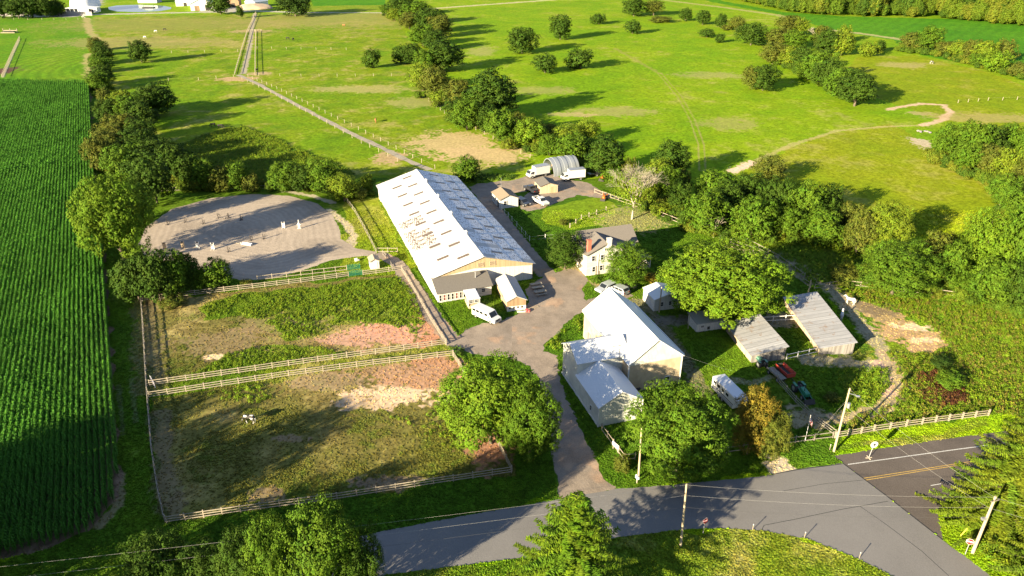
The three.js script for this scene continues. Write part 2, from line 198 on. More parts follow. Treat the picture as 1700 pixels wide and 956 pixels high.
function toSegments(p, x, z) { let m = 1e9; for (let i = 1; i < p.length; i++) { const [ax, az] = p[i - 1], dx = p[i][0] - ax, dz = p[i][1] - az, t = clamp(((x - ax) * dx + (z - az) * dz) / (dx * dx + dz * dz)), ex = x - ax - t * dx, ez = z - az - t * dz, d = ex * ex + ez * ez; if (d < m) m = d; } return Math.sqrt(m); }
function paintTile(x0, x1, zn, zf, w, h) {                        // colour of the ground between zn (near) and zf (far)
  const sx = (x1 - x0) / w, sz = (zf - zn) / h, zone = new Uint8Array(w * h), col = new Float32Array(w * h * 3);
  const fill = (pts, id) => { for (let j = 0; j < h; j++) { const z = zn + (j + 0.5) * sz, xs = []; for (let i = 0, k = pts.length - 1; i < pts.length; k = i++) { const [xi, zi] = pts[i], [xj, zj] = pts[k]; if ((zi > z) !== (zj > z)) xs.push((xj - xi) * (z - zi) / (zj - zi) + xi); } xs.sort((a, b) => a - b); for (let q = 0; q + 1 < xs.length; q += 2) { const a = Math.max(0, Math.ceil((xs[q] - x0) / sx - 0.5)), b = Math.min(w - 1, Math.floor((xs[q + 1] - x0) / sx - 0.5)); if (b >= a) zone.fill(id, j * w + a, j * w + b + 1); } } };
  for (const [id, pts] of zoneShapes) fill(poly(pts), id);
  fill(P.corn, 9);
  for (let j = 0, k = 0; j < h; j++) {
    const z = zn + (j + 0.5) * sz;
    for (let i = 0; i < w; i++, k += 3) {
      const x = x0 + (i + 0.5) * sx, n3 = vn(x / 2.7 + 90, z / 2.7), wx = (n3 - 0.5) * 2.2, wz = (vn(x / 3.3, z / 3.3 + 50) - 0.5) * 2.2;
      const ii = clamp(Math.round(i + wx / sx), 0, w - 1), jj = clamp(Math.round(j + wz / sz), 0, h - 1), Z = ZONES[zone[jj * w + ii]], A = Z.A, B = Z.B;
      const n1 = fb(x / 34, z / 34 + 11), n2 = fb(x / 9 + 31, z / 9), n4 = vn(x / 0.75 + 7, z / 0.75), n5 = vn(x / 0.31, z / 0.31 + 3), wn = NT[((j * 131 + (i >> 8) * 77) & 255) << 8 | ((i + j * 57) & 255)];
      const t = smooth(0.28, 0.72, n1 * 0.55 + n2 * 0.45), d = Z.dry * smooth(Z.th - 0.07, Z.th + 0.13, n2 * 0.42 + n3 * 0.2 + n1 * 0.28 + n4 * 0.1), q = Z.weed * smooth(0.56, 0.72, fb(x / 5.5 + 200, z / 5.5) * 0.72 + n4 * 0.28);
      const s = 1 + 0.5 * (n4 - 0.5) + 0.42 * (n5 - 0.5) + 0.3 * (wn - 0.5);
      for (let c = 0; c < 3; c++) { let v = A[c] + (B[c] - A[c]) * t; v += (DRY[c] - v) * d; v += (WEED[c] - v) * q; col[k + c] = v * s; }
      if (zone[jj * w + ii] === 5) { const r = 1 + 0.07 * Math.sin((x * 0.8 + z * 0.6) * 0.9 + n2 * 6); col[k] *= r; col[k + 1] *= r; }
      if (zone[jj * w + ii] === 2) { const r = 1 + 0.13 * Math.sin(Math.hypot(x + 170, z + 380) * 1.3 + n1 * 4); col[k] *= r; col[k + 1] *= r; }
    }
  }
  for (const [kind, pts, size, c, amt, gap] of FEATURES) {
    const reach = kind === 'spot' ? Math.max(...size) * 1.6 : size * 2.4 + 2 + (gap || 0); let a = 1e9, b = -1e9, cz = 1e9, dz = -1e9;
    for (const [x, z] of pts) { a = Math.min(a, x - reach); b = Math.max(b, x + reach); cz = Math.min(cz, z - reach); dz = Math.max(dz, z + reach); }
    const i0 = Math.max(0, Math.floor((a - x0) / sx)), i1 = Math.min(w - 1, Math.ceil((b - x0) / sx)), j0 = Math.max(0, Math.floor((dz - zn) / sz)), j1 = Math.min(h - 1, Math.ceil((cz - zn) / sz));
    for (let j = j0; j <= j1; j++) for (let i = i0; i <= i1; i++) {
      const x = x0 + (i + 0.5) * sx, z = zn + (j + 0.5) * sz, n = fb(x / 3.2 + 60, z / 3.2) * 0.6 + vn(x / 0.6, z / 0.6) * 0.4; let m;
      if (kind === 'spot') { const e = Math.hypot((x - pts[0][0]) / size[0], (z - pts[0][1]) / size[1]); if (e > 1.6) continue; m = smooth(0.42, 0.62, n * 1.0 + (1 - e) * 0.55); }
      else { let e = toSegments(pts, x, z); if (gap) e = Math.abs(e - gap); if (e > reach) continue; m = smooth(0.4, 0.6, n * 0.7 + 0.15 + (1 - e / size) * 0.32); }
      m *= amt; const k = (j * w + i) * 3, s = 0.82 + 0.36 * vn(x / 0.5 + 3, z / 0.5); for (let q = 0; q < 3; q++) col[k + q] += (c[q] * s - col[k + q]) * m;
    }
  }
  const tex = texture(w, h, (i, j, o) => { const k = (j * w + i) * 3; o[0] = col[k]; o[1] = col[k + 1]; o[2] = col[k + 2]; });
  tex.wrapS = tex.wrapT = THREE.ClampToEdgeWrapping;
  const g = new THREE.BufferGeometry(); g.setAttribute('position', new THREE.Float32BufferAttribute([x0, 0, zn, x1, 0, zn, x1, 0, zf, x0, 0, zf], 3)); g.setAttribute('normal', new THREE.Float32BufferAttribute([0, 1, 0, 0, 1, 0, 0, 1, 0, 0, 1, 0], 3));
  g.setAttribute('uv', new THREE.Float32BufferAttribute([0, 0, 1, 0, 1, 1, 0, 1], 2)); g.setIndex([0, 1, 2, 0, 2, 3]);
  const bump = at(grain, (x1 - x0) / 26, Math.abs(zf - zn) / 26);
  structure('ground', g, new THREE.MeshPhysicalMaterial({ map: tex, roughness: 1, specularIntensity: 0.12, bumpMap: bump, bumpScale: 0.05 }));
  return (x, z) => { const i = clamp(Math.floor((x - x0) / sx), 0, w - 1), j = clamp(Math.floor((z - zn) / sz), 0, h - 1), k = (j * w + i) * 3; return [col[k], col[k + 1], col[k + 2]]; };
}
const nearColour = paintTile(-100, 125, -38, -142, 2048, 1024);
const midColour = paintTile(-160, 200, -142, -262, 2048, 1024);
paintTile(-500, 540, -262, -740, 2048, 1280);
{
  const t = texture(512, 512, (i, j, o) => { const n = vn(i / 32, j / 32) * 0.5 + vn(i / 8, j / 8) * 0.3 + NT[((j & 255) << 8) | (i & 255)] * 0.2; o[0] = 0.06 + 0.07 * n; o[1] = 0.12 + 0.08 * n; o[2] = 0.008; });
  const g = new THREE.PlaneGeometry(9000, 9000); g.rotateX(-Math.PI / 2); g.translate(0, -0.06, -1500); t.repeat.set(90, 90);
  structure('ground', g, new THREE.MeshStandardMaterial({ map: t, roughness: 1 }));
}
console.log('ground painted');
function sheet(name, outline, y, m, rag = 0.25, step = 1.2) {      // a flat sheet with a slightly ragged edge; uv in metres
  const pts = []; for (let i = 0; i < outline.length; i++) { const [ax, az] = outline[i], [b, c] = outline[(i + 1) % outline.length], L = Math.hypot(b - ax, c - az), n = Math.max(1, Math.ceil(L / step)); for (let k = 0; k < n; k++) { const t = k / n, x = ax + (b - ax) * t, z = az + (c - az) * t; pts.push(new THREE.Vector2(x + (vn(x * 1.3, z * 1.3 + 9) - 0.5) * 2 * rag, -(z + (vn(x * 1.3 + 70, z * 1.3) - 0.5) * 2 * rag))); } }
  const g = new THREE.ShapeGeometry(new THREE.Shape(pts)); g.rotateX(-Math.PI / 2); g.translate(0, y, 0); return structure(name, g, m);
}
function groundMat(size, n, f, bump = 0.03, rough = 1, bumpTile = 12) { const t = texture(n, n, f); t.repeat.set(1 / size, 1 / size); return new THREE.MeshPhysicalMaterial({ map: t, roughness: rough, specularIntensity: 0.3, bumpMap: at(grain, 1 / bumpTile, 1 / bumpTile), bumpScale: bump }); }
const gravel = groundMat(150, 2048, (i, j, o) => { const x = i * 150 / 2048, y = j * 150 / 2048, n = fb(x / 6, y / 6), m = fb(x / 1.6 + 40, y / 1.6), r = smooth(0.56, 0.75, fb(x / 4 + 9, y / 4 + 70)), s = 0.72 + 0.5 * m + 0.35 * (NT[((j & 255) << 8) | ((i + 91 * (j >> 8)) & 255)] - 0.5); o[0] = (0.205 + 0.07 * n + 0.09 * r) * s; o[1] = (0.170 + 0.05 * n + 0.035 * r) * s; o[2] = (0.138 + 0.03 * n + 0.005 * r) * s; });
sheet('gravel_driveway', P.drive, 0.014, gravel, 0.5, 0.8); sheet('gravel_yard', P.upperYard, 0.018, gravel, 0.5, 0.8);
const laneLine = poly([[626, 421], [645, 428], [662, 440], [680, 468], [700, 497], [722, 530], [745, 560], [772, 583]]), backLine = poly([[910, 458], [880, 425], [850, 388], [825, 355], [803, 325], [790, 309]]);
const asphalt = groundMat(60, 1024, (i, j, o) => { const x = i * 60 / 1024, y = j * 60 / 1024, n = fb(x / 5, y / 5), s = 0.9 + 0.2 * n + 0.22 * (NT[((j & 255) << 8) | (i & 255)] - 0.5); o[0] = 0.165 * s; o[1] = 0.157 * s; o[2] = 0.15 * s; }, 0.012, 0.95, 6);
const asphaltOld = groundMat(60, 1024, (i, j, o) => { const x = i * 60 / 1024, y = j * 60 / 1024, n = fb(x / 4, y / 4 + 8), s = 0.8 + 0.4 * n + 0.4 * (NT[((j & 255) << 8) | (i & 255)] - 0.5); o[0] = 0.105 * s; o[1] = 0.088 * s; o[2] = 0.076 * s; }, 0.015, 0.95, 6);
sheet('road', P.darkRoad, 0.014, asphaltOld, 0.1, 1.2); sheet('road', P.road, 0.018, asphalt, 0.12, 1.2);
{
  const sandPts = P.sand, tx = groundMat(120, 2048, (i, j, o) => {
    const x = -120 + i * 120 / 2048, z = -(120 + (j * 120 / 2048)), e = toSegments([...sandPts, sandPts[0]], x, z), n = fb(x / 6, z / 6), damp = smooth(0.5, 0.72, fb(x / 11 + 5, z / 9 + 3));
    const s = 1 + 0.055 * Math.sin(e * 4.4 + 9 * vn(x / 9, z / 9)) + 0.09 * (vn(e * 1.7, x / 30 + z / 30) - 0.5) + 0.16 * (vn(x / 0.5, z / 0.5) - 0.5) + 0.2 * (NT[((j & 255) << 8) | (i & 255)] - 0.5), k = 1 - 0.18 * damp; o[0] = (0.315 + 0.05 * n) * s * k; o[1] = (0.258 + 0.04 * n) * s * k; o[2] = (0.198 + 0.03 * n) * s * k; }, 0.04);
  tx.map.offset.set(1, -1);                                     // uv are x and -z in metres
  sheet('riding_arena_ground', P.sand, 0.010, tx, 0.25, 1);
  sheet('dirt_lane', [...LANE.map(([x, z]) => [x - 0.8, z + 0.7]), ...[...LANE].reverse().map(([x, z]) => [x + 0.8, z - 0.7])], 0.012, groundMat(40, 512, (i, j, o) => { const n = fb(i / 20, j / 20), s = 0.85 + 0.3 * NT[((j & 255) << 8) | (i & 255)]; o[0] = (0.25 + 0.08 * n) * s; o[1] = (0.22 + 0.07 * n) * s; o[2] = (0.17 + 0.05 * n) * s; }), 0.35, 3);
  const water = new THREE.MeshPhysicalMaterial({ color: lin(0.16, 0.20, 0.22), roughness: 0.06, ior: 1.33, specularIntensity: 1 });
  sheet('pond_water', P.pond, 0.016, water, 0.6, 8);
}
function stripe(name, pts, width, y, m, rag = 0.015) {                         // painted line along ground points
  const L = [], Rr = []; pts.forEach(([x, z], i) => { const [a, b] = pts[Math.max(0, i - 1)], [c, d] = pts[Math.min(pts.length - 1, i + 1)], l = Math.hypot(c - a, d - b), nx = -(d - b) / l * width / 2, nz = (c - a) / l * width / 2; L.push([x + nx, z + nz]); Rr.push([x - nx, z - nz]); });
  return sheet(name, [...L, ...Rr.reverse()], y, m, rag, rag > 0.1 ? 1 : 3);
}
stripe('gravel_lane', laneLine, 3.4, 0.010, gravel, 0.4); stripe('gravel_lane', backLine, 4.2, 0.010, gravel, 0.4);
const linePaint = mottled(128, 128, [0.55, 0.54, 0.51], [0.32, 0.31, 0.29], 9, 9, 0.8), yellowPaint = mottled(128, 128, [0.50, 0.32, 0.06], [0.30, 0.20, 0.06], 9, 9, 0.8), tar = mat(0.02, 0.02, 0.02, 0.8);
stripe('road_edge_line', poly([[1407.6, 771], [1480, 761], [1558.7, 750], [1700, 731]]), 0.16, 0.022, linePaint);
stripe('road_centre_line', poly([[1434, 794], [1532, 778.6], [1700, 752]]), 0.12, 0.022, yellowPaint); stripe('road_centre_line', poly([[1437, 797], [1532, 781.6], [1700, 755]]), 0.12, 0.022, yellowPaint);
stripe('road_edge_line', poly([[1545, 806], [1562, 803]]), 0.14, 0.022, linePaint);
stripe('tar_joint', poly([[1399, 769], [1470, 822], [1566, 897]]), 0.16, 0.026, tar); stripe('tar_joint', poly([[1427, 840], [1470, 870], [1530, 915], [1575, 956]]), 0.06, 0.026, tar); stripe('tar_joint', poly([[1264, 880], [1268, 872], [1320, 862], [1400, 845], [1474, 832]]), 0.07, 0.026, tar); stripe('tar_joint', poly([[1262, 791], [1324, 779.5], [1398, 770]]), 0.14, 0.026, tar); stripe('tar_joint', poly([[1300, 815], [1370, 803], [1433, 797]]), 0.05, 0.026, tar);
// ---------- vegetation ----------
const leafMats = {}; const tone = { 'deep green': [0.02, 0.044, 0.005], 'dark green': [0.029, 0.061, 0.005], 'mid green': [0.051, 0.102, 0.006], 'bright green': [0.074, 0.136, 0.007], 'yellow green': [0.092, 0.138, 0.009], 'olive green': [0.066, 0.084, 0.011], 'bronze green': [0.125, 0.105, 0.014] };
for (const k in tone) leafMats[k] = new THREE.MeshPhysicalMaterial({ color: lin(...tone[k]), roughness: 0.8, specularIntensity: 0.25, vertexColors: true, side: THREE.DoubleSide });
class Leaves {                                                     // many small leaf faces in one mesh
  constructor() { this.p = []; this.n = []; this.c = []; this.i = []; }
  add(x, y, z, nx, ny, nz, size, aspect, shade, r, roll) {
    const l = Math.hypot(nx, ny, nz) || 1; nx /= l; ny /= l; nz /= l;
    let ax = r() - 0.5, ay = r() - 0.5, az = r() - 0.5; if (roll) [ax, ay, az] = roll;
    let ux = ay * nz - az * ny, uy = az * nx - ax * nz, uz = ax * ny - ay * nx; const ul = Math.hypot(ux, uy, uz) || 1; ux /= ul; uy /= ul; uz /= ul;
    const vx = ny * uz - nz * uy, vy = nz * ux - nx * uz, vz = nx * uy - ny * ux, b = this.p.length / 3, a = size * aspect / 2, s = size / 2, bend = size * 0.18;
    for (const [k, m, q] of [[0, -s, -bend], [a, 0, 0], [0, s, -bend], [-a, 0, 0]]) { this.p.push(x + ux * k + vx * m + nx * q, y + uy * k + vy * m + ny * q, z + uz * k + vz * m + nz * q); this.c.push(shade[0], shade[1], shade[2]); }
    this.i.push(b, b + 1, b + 3, b + 1, b + 2, b + 3);
  }
  build() { const g = new THREE.BufferGeometry(); g.setAttribute('position', new THREE.Float32BufferAttribute(this.p, 3)); g.setAttribute('color', new THREE.Float32BufferAttribute(this.c, 3)); g.setIndex(this.i); g.computeVertexNormals(); return g; }
}
const shadeOf = r => { const v = 0.72 + 0.6 * r(), y = 0.85 + 0.4 * r(); return [v * y, v, v * (0.6 + 0.5 * r())]; };
function onSphere(r) { const y = 2 * r() - 1, a = 2 * Math.PI * r(), s = Math.sqrt(1 - y * y); return [s * Math.cos(a), y, s * Math.sin(a)]; }
// a broadleaf tree 1 unit = 1 m, height h, crown width w; crown reaches down to base height b
function broadleaf(seed, h, w, b, sprays, leaf, lobesN, spread = 1) {
  const r = rng(seed), L = new Leaves(), lobes = [], cy = (h + b) / 2, ry = (h - b) / 2, rx = w / 2;
  lobes.push([0, cy + ry * 0.05, 0, rx * 0.62, ry * 0.72]);
  for (let k = 0; k < lobesN; k++) { const t = (k + 0.5) / lobesN, y = 1 - 1.75 * t, a = k * 2.39996 + r() * 0.9, s = Math.sqrt(Math.max(0.05, 1 - y * y)) * (0.72 + 0.5 * r()), q = 0.20 + 0.26 * r(); lobes.push([Math.cos(a) * s * rx * (1 - q * 0.85), cy + (y + 0.25 * (r() - 0.5)) * ry * (1 - q * 0.8), Math.sin(a) * s * rx * (1 - q * 0.85), rx * q * 1.15, Math.min(rx, ry) * q * 1.15]); }
  // boughs: smaller rounded masses sitting on the lobes, with gaps between them that stay dark
  const boughs = [], want = Math.round(lobesN * 6.5), size = Math.sqrt(rx * ry) * 1.55 / Math.sqrt(lobesN);
  for (let k = 0; k < want * 4 && boughs.length < want; k++) {
    const l = lobes[Math.floor(r() * lobes.length)], d = onSphere(r), x = l[0] + d[0] * l[3] * 0.92, y = l[1] + d[1] * l[4] * 0.92, z = l[2] + d[2] * l[3] * 0.92, br = size * (0.42 + 0.4 * r()); if (y < b + br * 0.3 || y > h - br * 0.4) continue;
    if (((x / rx) ** 2 + ((y - cy) / ry) ** 2 + (z / rx) ** 2) < 0.30) continue;
    if (boughs.some(o => Math.hypot(x - o[0], (y - o[1]) * 1.2, z - o[2]) < (br + o[3]) * 0.52)) continue; boughs.push([x, y, z, br, shadeOf(r)]);
  }
  const tot = boughs.map(l => l[3] * l[3]); let sum = 0; for (const v of tot) sum += v;
  for (let k = 0; k < sprays; k++) {
    let pick = r() * sum, li = 0; while ((pick -= tot[li]) > 0 && li < boughs.length - 1) li++;
    const [lx, ly, lz, lr, tint] = boughs[li], d = onSphere(r), q = 0.72 + 0.36 * Math.sqrt(r()), x = lx + d[0] * lr * q, y = ly + d[1] * lr * 0.85 * q, z = lz + d[2] * lr * q, ox = lx / rx, oz = lz / rx, oy = (ly - cy) / ry; if (d[0] * ox + d[1] * oy + d[2] * oz < -0.35) continue;
    const own = shadeOf(r), base = [0, 1, 2].map(c => 0.5 * tint[c] + 0.5 * own[c]), n = 5 + Math.floor(r() * 4), sr = leaf * (0.9 + 0.9 * r()) * spread;
    for (let m = 0; m < n; m++) { const e = onSphere(r), f = Math.cbrt(r()), v = 0.85 + 0.3 * r(); L.add(x + e[0] * sr * f, y + e[1] * sr * f * 0.7, z + e[2] * sr * f, d[0] * 0.7 + ox * 0.2 + e[0] * 0.5, d[1] * 0.7 + 0.25 + e[1] * 0.5, d[2] * 0.7 + oz * 0.2 + e[2] * 0.5, leaf * (0.75 + 0.5 * r()), 0.75, [base[0] * v, base[1] * v, base[2] * v], r); }
  }
  for (let k = 0; k < sprays * 0.5; k++) { const d = onSphere(r), q = 0.25 + 0.5 * r(); L.add(d[0] * rx * q, cy + d[1] * ry * q, d[2] * rx * q, d[0], d[1] + 0.3, d[2], leaf * 2.2, 0.8, shadeOf(r), r); }   // inner leaves that close the view through
  const crown = L.build(), trunk = [], tr = 0.018 * h + 0.07; trunk.push(rod([0, -0.1, 0], [0.1, b + ry * 0.5, 0.05], tr, tr * 0.65, 8));
  for (let k = 0; k < 6; k++) { const l = lobes[1 + Math.floor(r() * (lobes.length - 1))]; trunk.push(rod([0.05, b * 0.7 + ry * 0.35 * r(), 0.03], [l[0] * 0.85, l[1], l[2] * 0.85], tr * 0.45, tr * 0.12, 5)); }
  return { crown, trunk: merged(trunk), h, w };
}
function conifer(seed, h, w, leaf, dens) {
  const r = rng(seed), L = new Leaves(), wood = [rod([0, -0.1, 0], [0, h * 0.97, 0], 0.02 * h, 0.02, 7)];
  for (let y = h * 0.05; y < h * 0.985;) {
    const t = 1 - y / h, rad = w / 2 * Math.pow(t, 0.82) * (0.85 + 0.25 * r()) + 0.15, nb = Math.round(5 + 8 * t + 2 * r());
    for (let k = 0; k < nb; k++) {
      const a = (k + 0.6 * r()) / nb * 2 * Math.PI + y * 1.7, len = rad * (0.72 + 0.4 * r()), ca = Math.cos(a), sa = Math.sin(a), rise = 0.25 - 0.55 * t, base = shadeOf(r), yy = y + (r() - 0.5) * 0.4;
      wood.push(rod([0, yy, 0], [ca * len * 0.9, yy + len * rise * 0.8, sa * len * 0.9], 0.012 * len + 0.012, 0.008, 3));
      const steps = Math.ceil(len / leaf * dens);
      for (let m = 1; m <= steps; m++) {
        const f = m / steps, px = ca * len * f, pz = sa * len * f, py = yy + len * rise * f + 0.12 * len * f * f, half = leaf * (0.4 + 1.5 * (1 - f) * Math.min(1, f * 3));
        for (const s of [-1, 1, 0]) for (let q = 0; q < 2; q++) { const off = s * half * (0.35 + 0.65 * r()), v = 0.8 + 0.45 * r(); L.add(px - sa * off, py - Math.abs(off) * 0.35 + (r() - 0.6) * leaf * 0.4, pz + ca * off, ca * 0.3 + (r() - 0.5) * 0.9, 0.8 + (r() - 0.5) * 0.5, sa * 0.3 + (r() - 0.5) * 0.9, leaf * (0.7 + 0.6 * r()), 0.34, [base[0] * v, base[1] * v, base[2] * v], r, [sa * 0.9 - s * ca * 0.5, 0.1, -ca * 0.9 - s * sa * 0.5]); }
      }
    }
    y += Math.max(0.28, 0.05 * h * (0.35 + 0.5 * t));
  }
  return { crown: L.build(), trunk: merged(wood), h, w };
}
function bare(seed, h, depth = 5, droop = 0) {
  const r = rng(seed), wood = []; const grow = (p, d, len, rad, k) => { const e = [p[0] + d[0] * len, p[1] + d[1] * len, p[2] + d[2] * len]; wood.push(rod(p, e, rad, rad * 0.66, k > 2 ? 6 : 4)); if (!k) return; const n = k > 3 ? 4 : 3; for (let i = 0; i < n; i++) { const s = onSphere(r), w = 0.75, v = [d[0] + s[0] * w, d[1] + s[1] * w * 0.7 + 0.1 - droop, d[2] + s[2] * w], l = Math.hypot(...v); grow(e, v.map(x => x / l), len * (0.62 + 0.22 * r()), rad * 0.58, k - 1); } };
  grow([0, -0.1, 0], [0.03, 1, 0], h * 0.24, h * 0.014, depth); return merged(wood);
}
const PROTO = {
  round: [1, 2, 3, 4, 5].map(s => broadleaf(100 + s, 10, 9, 0.35, 1900, 0.36, 17)), tall: [1, 2, 3].map(s => broadleaf(200 + s, 12, 8, 0.5, 1900, 0.38, 19)),
  bush: [1, 2, 3].map(s => broadleaf(300 + s, 5, 6, 0.05, 800, 0.30, 12)), loose: [1, 2].map(s => broadleaf(400 + s, 10, 8, 0.7, 1000, 0.36, 15, 1.5)),
  maple: [1, 2, 3].map(s => broadleaf(500 + s, 15, 15, 1.2, 9000, 0.26, 38)), airy: [1, 2, 3].map(s => broadleaf(600 + s, 13, 11, 0.9, 4600, 0.25, 30, 1.35)),
  spruce: [1, 2].map(s => conifer(700 + s, 16, 10, 0.30, 2.3)), sparse: [broadleaf(901, 12, 9, 1.5, 420, 0.26, 20, 2.2)],
};
console.log('prototypes', Object.entries(PROTO).map(([k, v]) => k + ' ' + v[0].crown.index.count / 3).join(', '));
let treeNo = 0;
function tree(kind, bxp, byp, top, wide, colour, label, group, name = 'broadleaf_tree') {
  const [x, z] = G(bxp, byp), tall = heightAt(bxp, byp, top), width = wide * depthOf(x, tall / 2, z) / FOCAL, look = Math.atan2(HEIGHT - tall, Math.hypot(x, z));
  const h = Math.max(1.2, tall - (kind === 'spruce' ? 0 : Math.min(width, tall) / 2 * (1 / Math.cos(look) - 1) * 1.1)), list = PROTO[kind], pr = list[treeNo % list.length], turn = (treeNo * 2.1) % 6.28; treeNo++;
  const t = thing(name, label, kind === 'bush' ? 'shrub' : 'tree', x, z, turn, group); t.scale.set(width / pr.w, h / pr.h, width / pr.w);
  part('trunk', pr.trunk, M.bark, t); part('crown', pr.crown, leafMats[colour], t); return t;
}
const TONES = { d: 'dark green', k: 'deep green', m: 'mid green', b: 'bright green', y: 'yellow green', o: 'olive green', z: 'bronze green' }, KINDS = { r: 'round', t: 'tall', u: 'bush', l: 'loose', m: 'maple', a: 'airy', s: 'spruce' };
function row(list, phrase, group, from = 'the far end') {                  // [code, base x, base y, top y, width]: a row of trees numbered from its far end
  list = [...list].sort((a, b) => a[2] - b[2] || a[1] - b[1]);
  list.forEach(([code, x, y, t, w], i) => { const kind = KINDS[code[0]], c = TONES[code[1]], shrub = kind === 'bush'; tree(kind, x, y, t, w, c, `${c} ${shrub ? 'shrub' : 'tree'}, ${ordinal(i)} from ${from} in ${phrase}`, group, shrub ? 'shrub' : 'broadleaf_tree'); });
}
row([['ro', 160, 84, 62, 22], ['rd', 169, 92, 68, 24], ['rd', 174, 104, 76, 26], ['rm', 166, 108, 88, 24], ['rm', 171, 120, 96, 32], ['rd', 174, 142, 108, 36], ['rm', 168, 150, 118, 34], ['uo', 176, 172, 146, 22], ['ry', 208, 192, 150, 42], ['td', 262, 192, 136, 58], ['rd', 185, 206, 164, 40], ['rm', 222, 206, 158, 44], ['rd', 238, 216, 165, 50], ['ro', 205, 238, 188, 54], ['rd', 238, 244, 198, 46], ['ro', 190, 262, 212, 58], ['rd', 232, 270, 215, 58], ['ro', 172, 284, 226, 44], ['rd', 272, 282, 228, 62], ['rm', 215, 300, 240, 60], ['td', 250, 310, 248, 60], ['rd', 292, 306, 240, 52], ['rd', 318, 308, 254, 44]], 'hedgerow beside corn', 'hedgerow beside the corn field');
row([['rm', 345, 315, 264, 46], ['ro', 372, 318, 276, 38], ['rm', 398, 316, 270, 34], ['uo', 420, 318, 290, 30], ['rm', 476, 316, 268, 48], ['rd', 508, 318, 272, 40], ['rm', 540, 318, 264, 52], ['ly', 572, 334, 288, 46], ['uy', 612, 318, 290, 22], ['uo', 598, 330, 312, 26]].map((a, i) => a), 'tree line behind riding arena', 'trees behind the riding arena');
row([['rm', 640, 24, 8, 18], ['rd', 668, 26, -6, 42], ['ry', 655, 34, 14, 22], ['rm', 694, 40, 2, 46], ['ro', 680, 48, 20, 34], ['rd', 715, 54, 14, 48], ['ro', 730, 62, 26, 40], ['rm', 703, 76, 40, 44], ['rd', 724, 84, 50, 38], ['ud', 665, 105, 76, 24], ['rd', 684, 106, 72, 30], ['td', 738, 118, 66, 56], ['rm', 705, 122, 82, 36], ['ly', 702, 150, 104, 44], ['lo', 722, 164, 110, 46], ['rm', 744, 154, 128, 22], ['uy', 730, 172, 150, 30], ['ro', 762, 184, 132, 44], ['td', 818, 198, 116, 72], ['rm', 785, 198, 150, 46], ['rd', 760, 196, 162, 40], ['rm', 775, 216, 166, 46], ['rd', 808, 216, 172, 40], ['rm', 832, 234, 178, 48], ['uo', 858, 214, 188, 34]], 'hedgerow between pasture and meadow', 'hedgerow between the pasture and the meadow');
row([['rb', 880, 244, 196, 52], ['ro', 905, 234, 206, 40], ['ly', 942, 244, 206, 46], ['rm', 912, 258, 222, 38], ['ly', 976, 236, 196, 40], ['rm', 950, 268, 222, 50], ['td', 1005, 294, 226, 58], ['rm', 970, 262, 226, 36], ['um', 1016, 300, 272, 34]], 'trees behind arched metal shelter', 'trees behind the arched shelter');
tree('round', 776, 300, 258, 46, 'mid green', 'lone round green tree standing behind the long white arena building', undefined);
[['rd', 867, 89, 46, 44, 'broad dark tree, leftmost in the green meadow'], ['rd', 930, 66, 25, 34, 'upright dark tree behind the broad tree in the green meadow'], ['ud', 905, 121, 90, 38, 'rounded dark shrub tree left of a similar one in the green meadow'], ['ud', 963, 114, 81, 44, 'wide dark shrub tree right of a similar one in the green meadow'], ['ud', 994, 40, 23, 26, 'small dark shrub near the top of the green meadow'], ['ud', 1050, 56, 34, 25, 'small rounded shrub below the trees at the meadow top'], ['ud', 620, 113, 81, 28, 'lone grey-green tree in the middle of the pasture'], ['rd', 236, 104, 67, 34, 'lone dark tree in the pasture just right of the corn hedgerow'], ['ud', 233, 90, 80, 10, 'small shrub behind the lone dark pasture tree']].forEach(([c, x, y, t, w, l]) => tree(KINDS[c[0]], x, y, t, w, TONES[c[1]], l, undefined, c[0] === 'u' ? 'shrub' : 'broadleaf_tree'));
row([['rd', 1052, 27, -4, 34], ['lo', 1085, 26, -2, 32], ['uo', 1098, 37, 27, 36], ['rd', 1138, 35, 14, 20], ['rd', 1166, 41, 17, 22], ['rd', 1196, 47, 22, 18], ['ud', 1173, 62, 48, 24], ['ud', 1195, 71, 56, 16], ['uo', 1208, 50, 41, 20], ['lo', 1222, 52, 27, 26], ['rd', 1246, 75, 37, 44]], 'loose tree row across meadow top', 'loose row of trees across the meadow top');
row([['ro', 1306, 58, 26, 44], ['ly', 1328, 60, 29, 26], ['ro', 1290, 76, 48, 40], ['rm', 1318, 80, 50, 36], ['ro', 1362, 78, 42, 34], ['rd', 1372, 90, 50, 40], ['ry', 1396, 92, 54, 34], ['uy', 1400, 70, 42, 24], ['ro', 1282, 106, 70, 42], ['ry', 1312, 112, 76, 36], ['rd', 1336, 118, 78, 46], ['rm', 1358, 136, 84, 56], ['rd', 1372, 148, 96, 44], ['rm', 1340, 132, 100, 40], ['td', 1418, 176, 118, 58], ['rm', 1394, 164, 114, 48], ['ro', 1248, 148, 110, 32], ['rd', 1266, 150, 108, 46]], 'thick grove in right meadow', 'grove in the right meadow');
row([['uy', 1441, 93, 70, 32], ['rd', 1460, 86, 66, 16], ['ro', 1512, 84, 54, 36], ['rm', 1540, 86, 44, 38], ['rd', 1526, 86, 58, 26], ['uo', 1566, 90, 68, 30], ['uy', 1590, 96, 68, 34], ['ro', 1612, 100, 66, 30], ['ry', 1632, 104, 68, 40], ['uo', 1664, 102, 66, 34], ['ub', 1652, 118, 84, 44], ['uo', 1690, 128, 104, 34], ['um', 1620, 108, 88, 26]], 'hedge below green crop strip', 'hedge below the green crop strip');
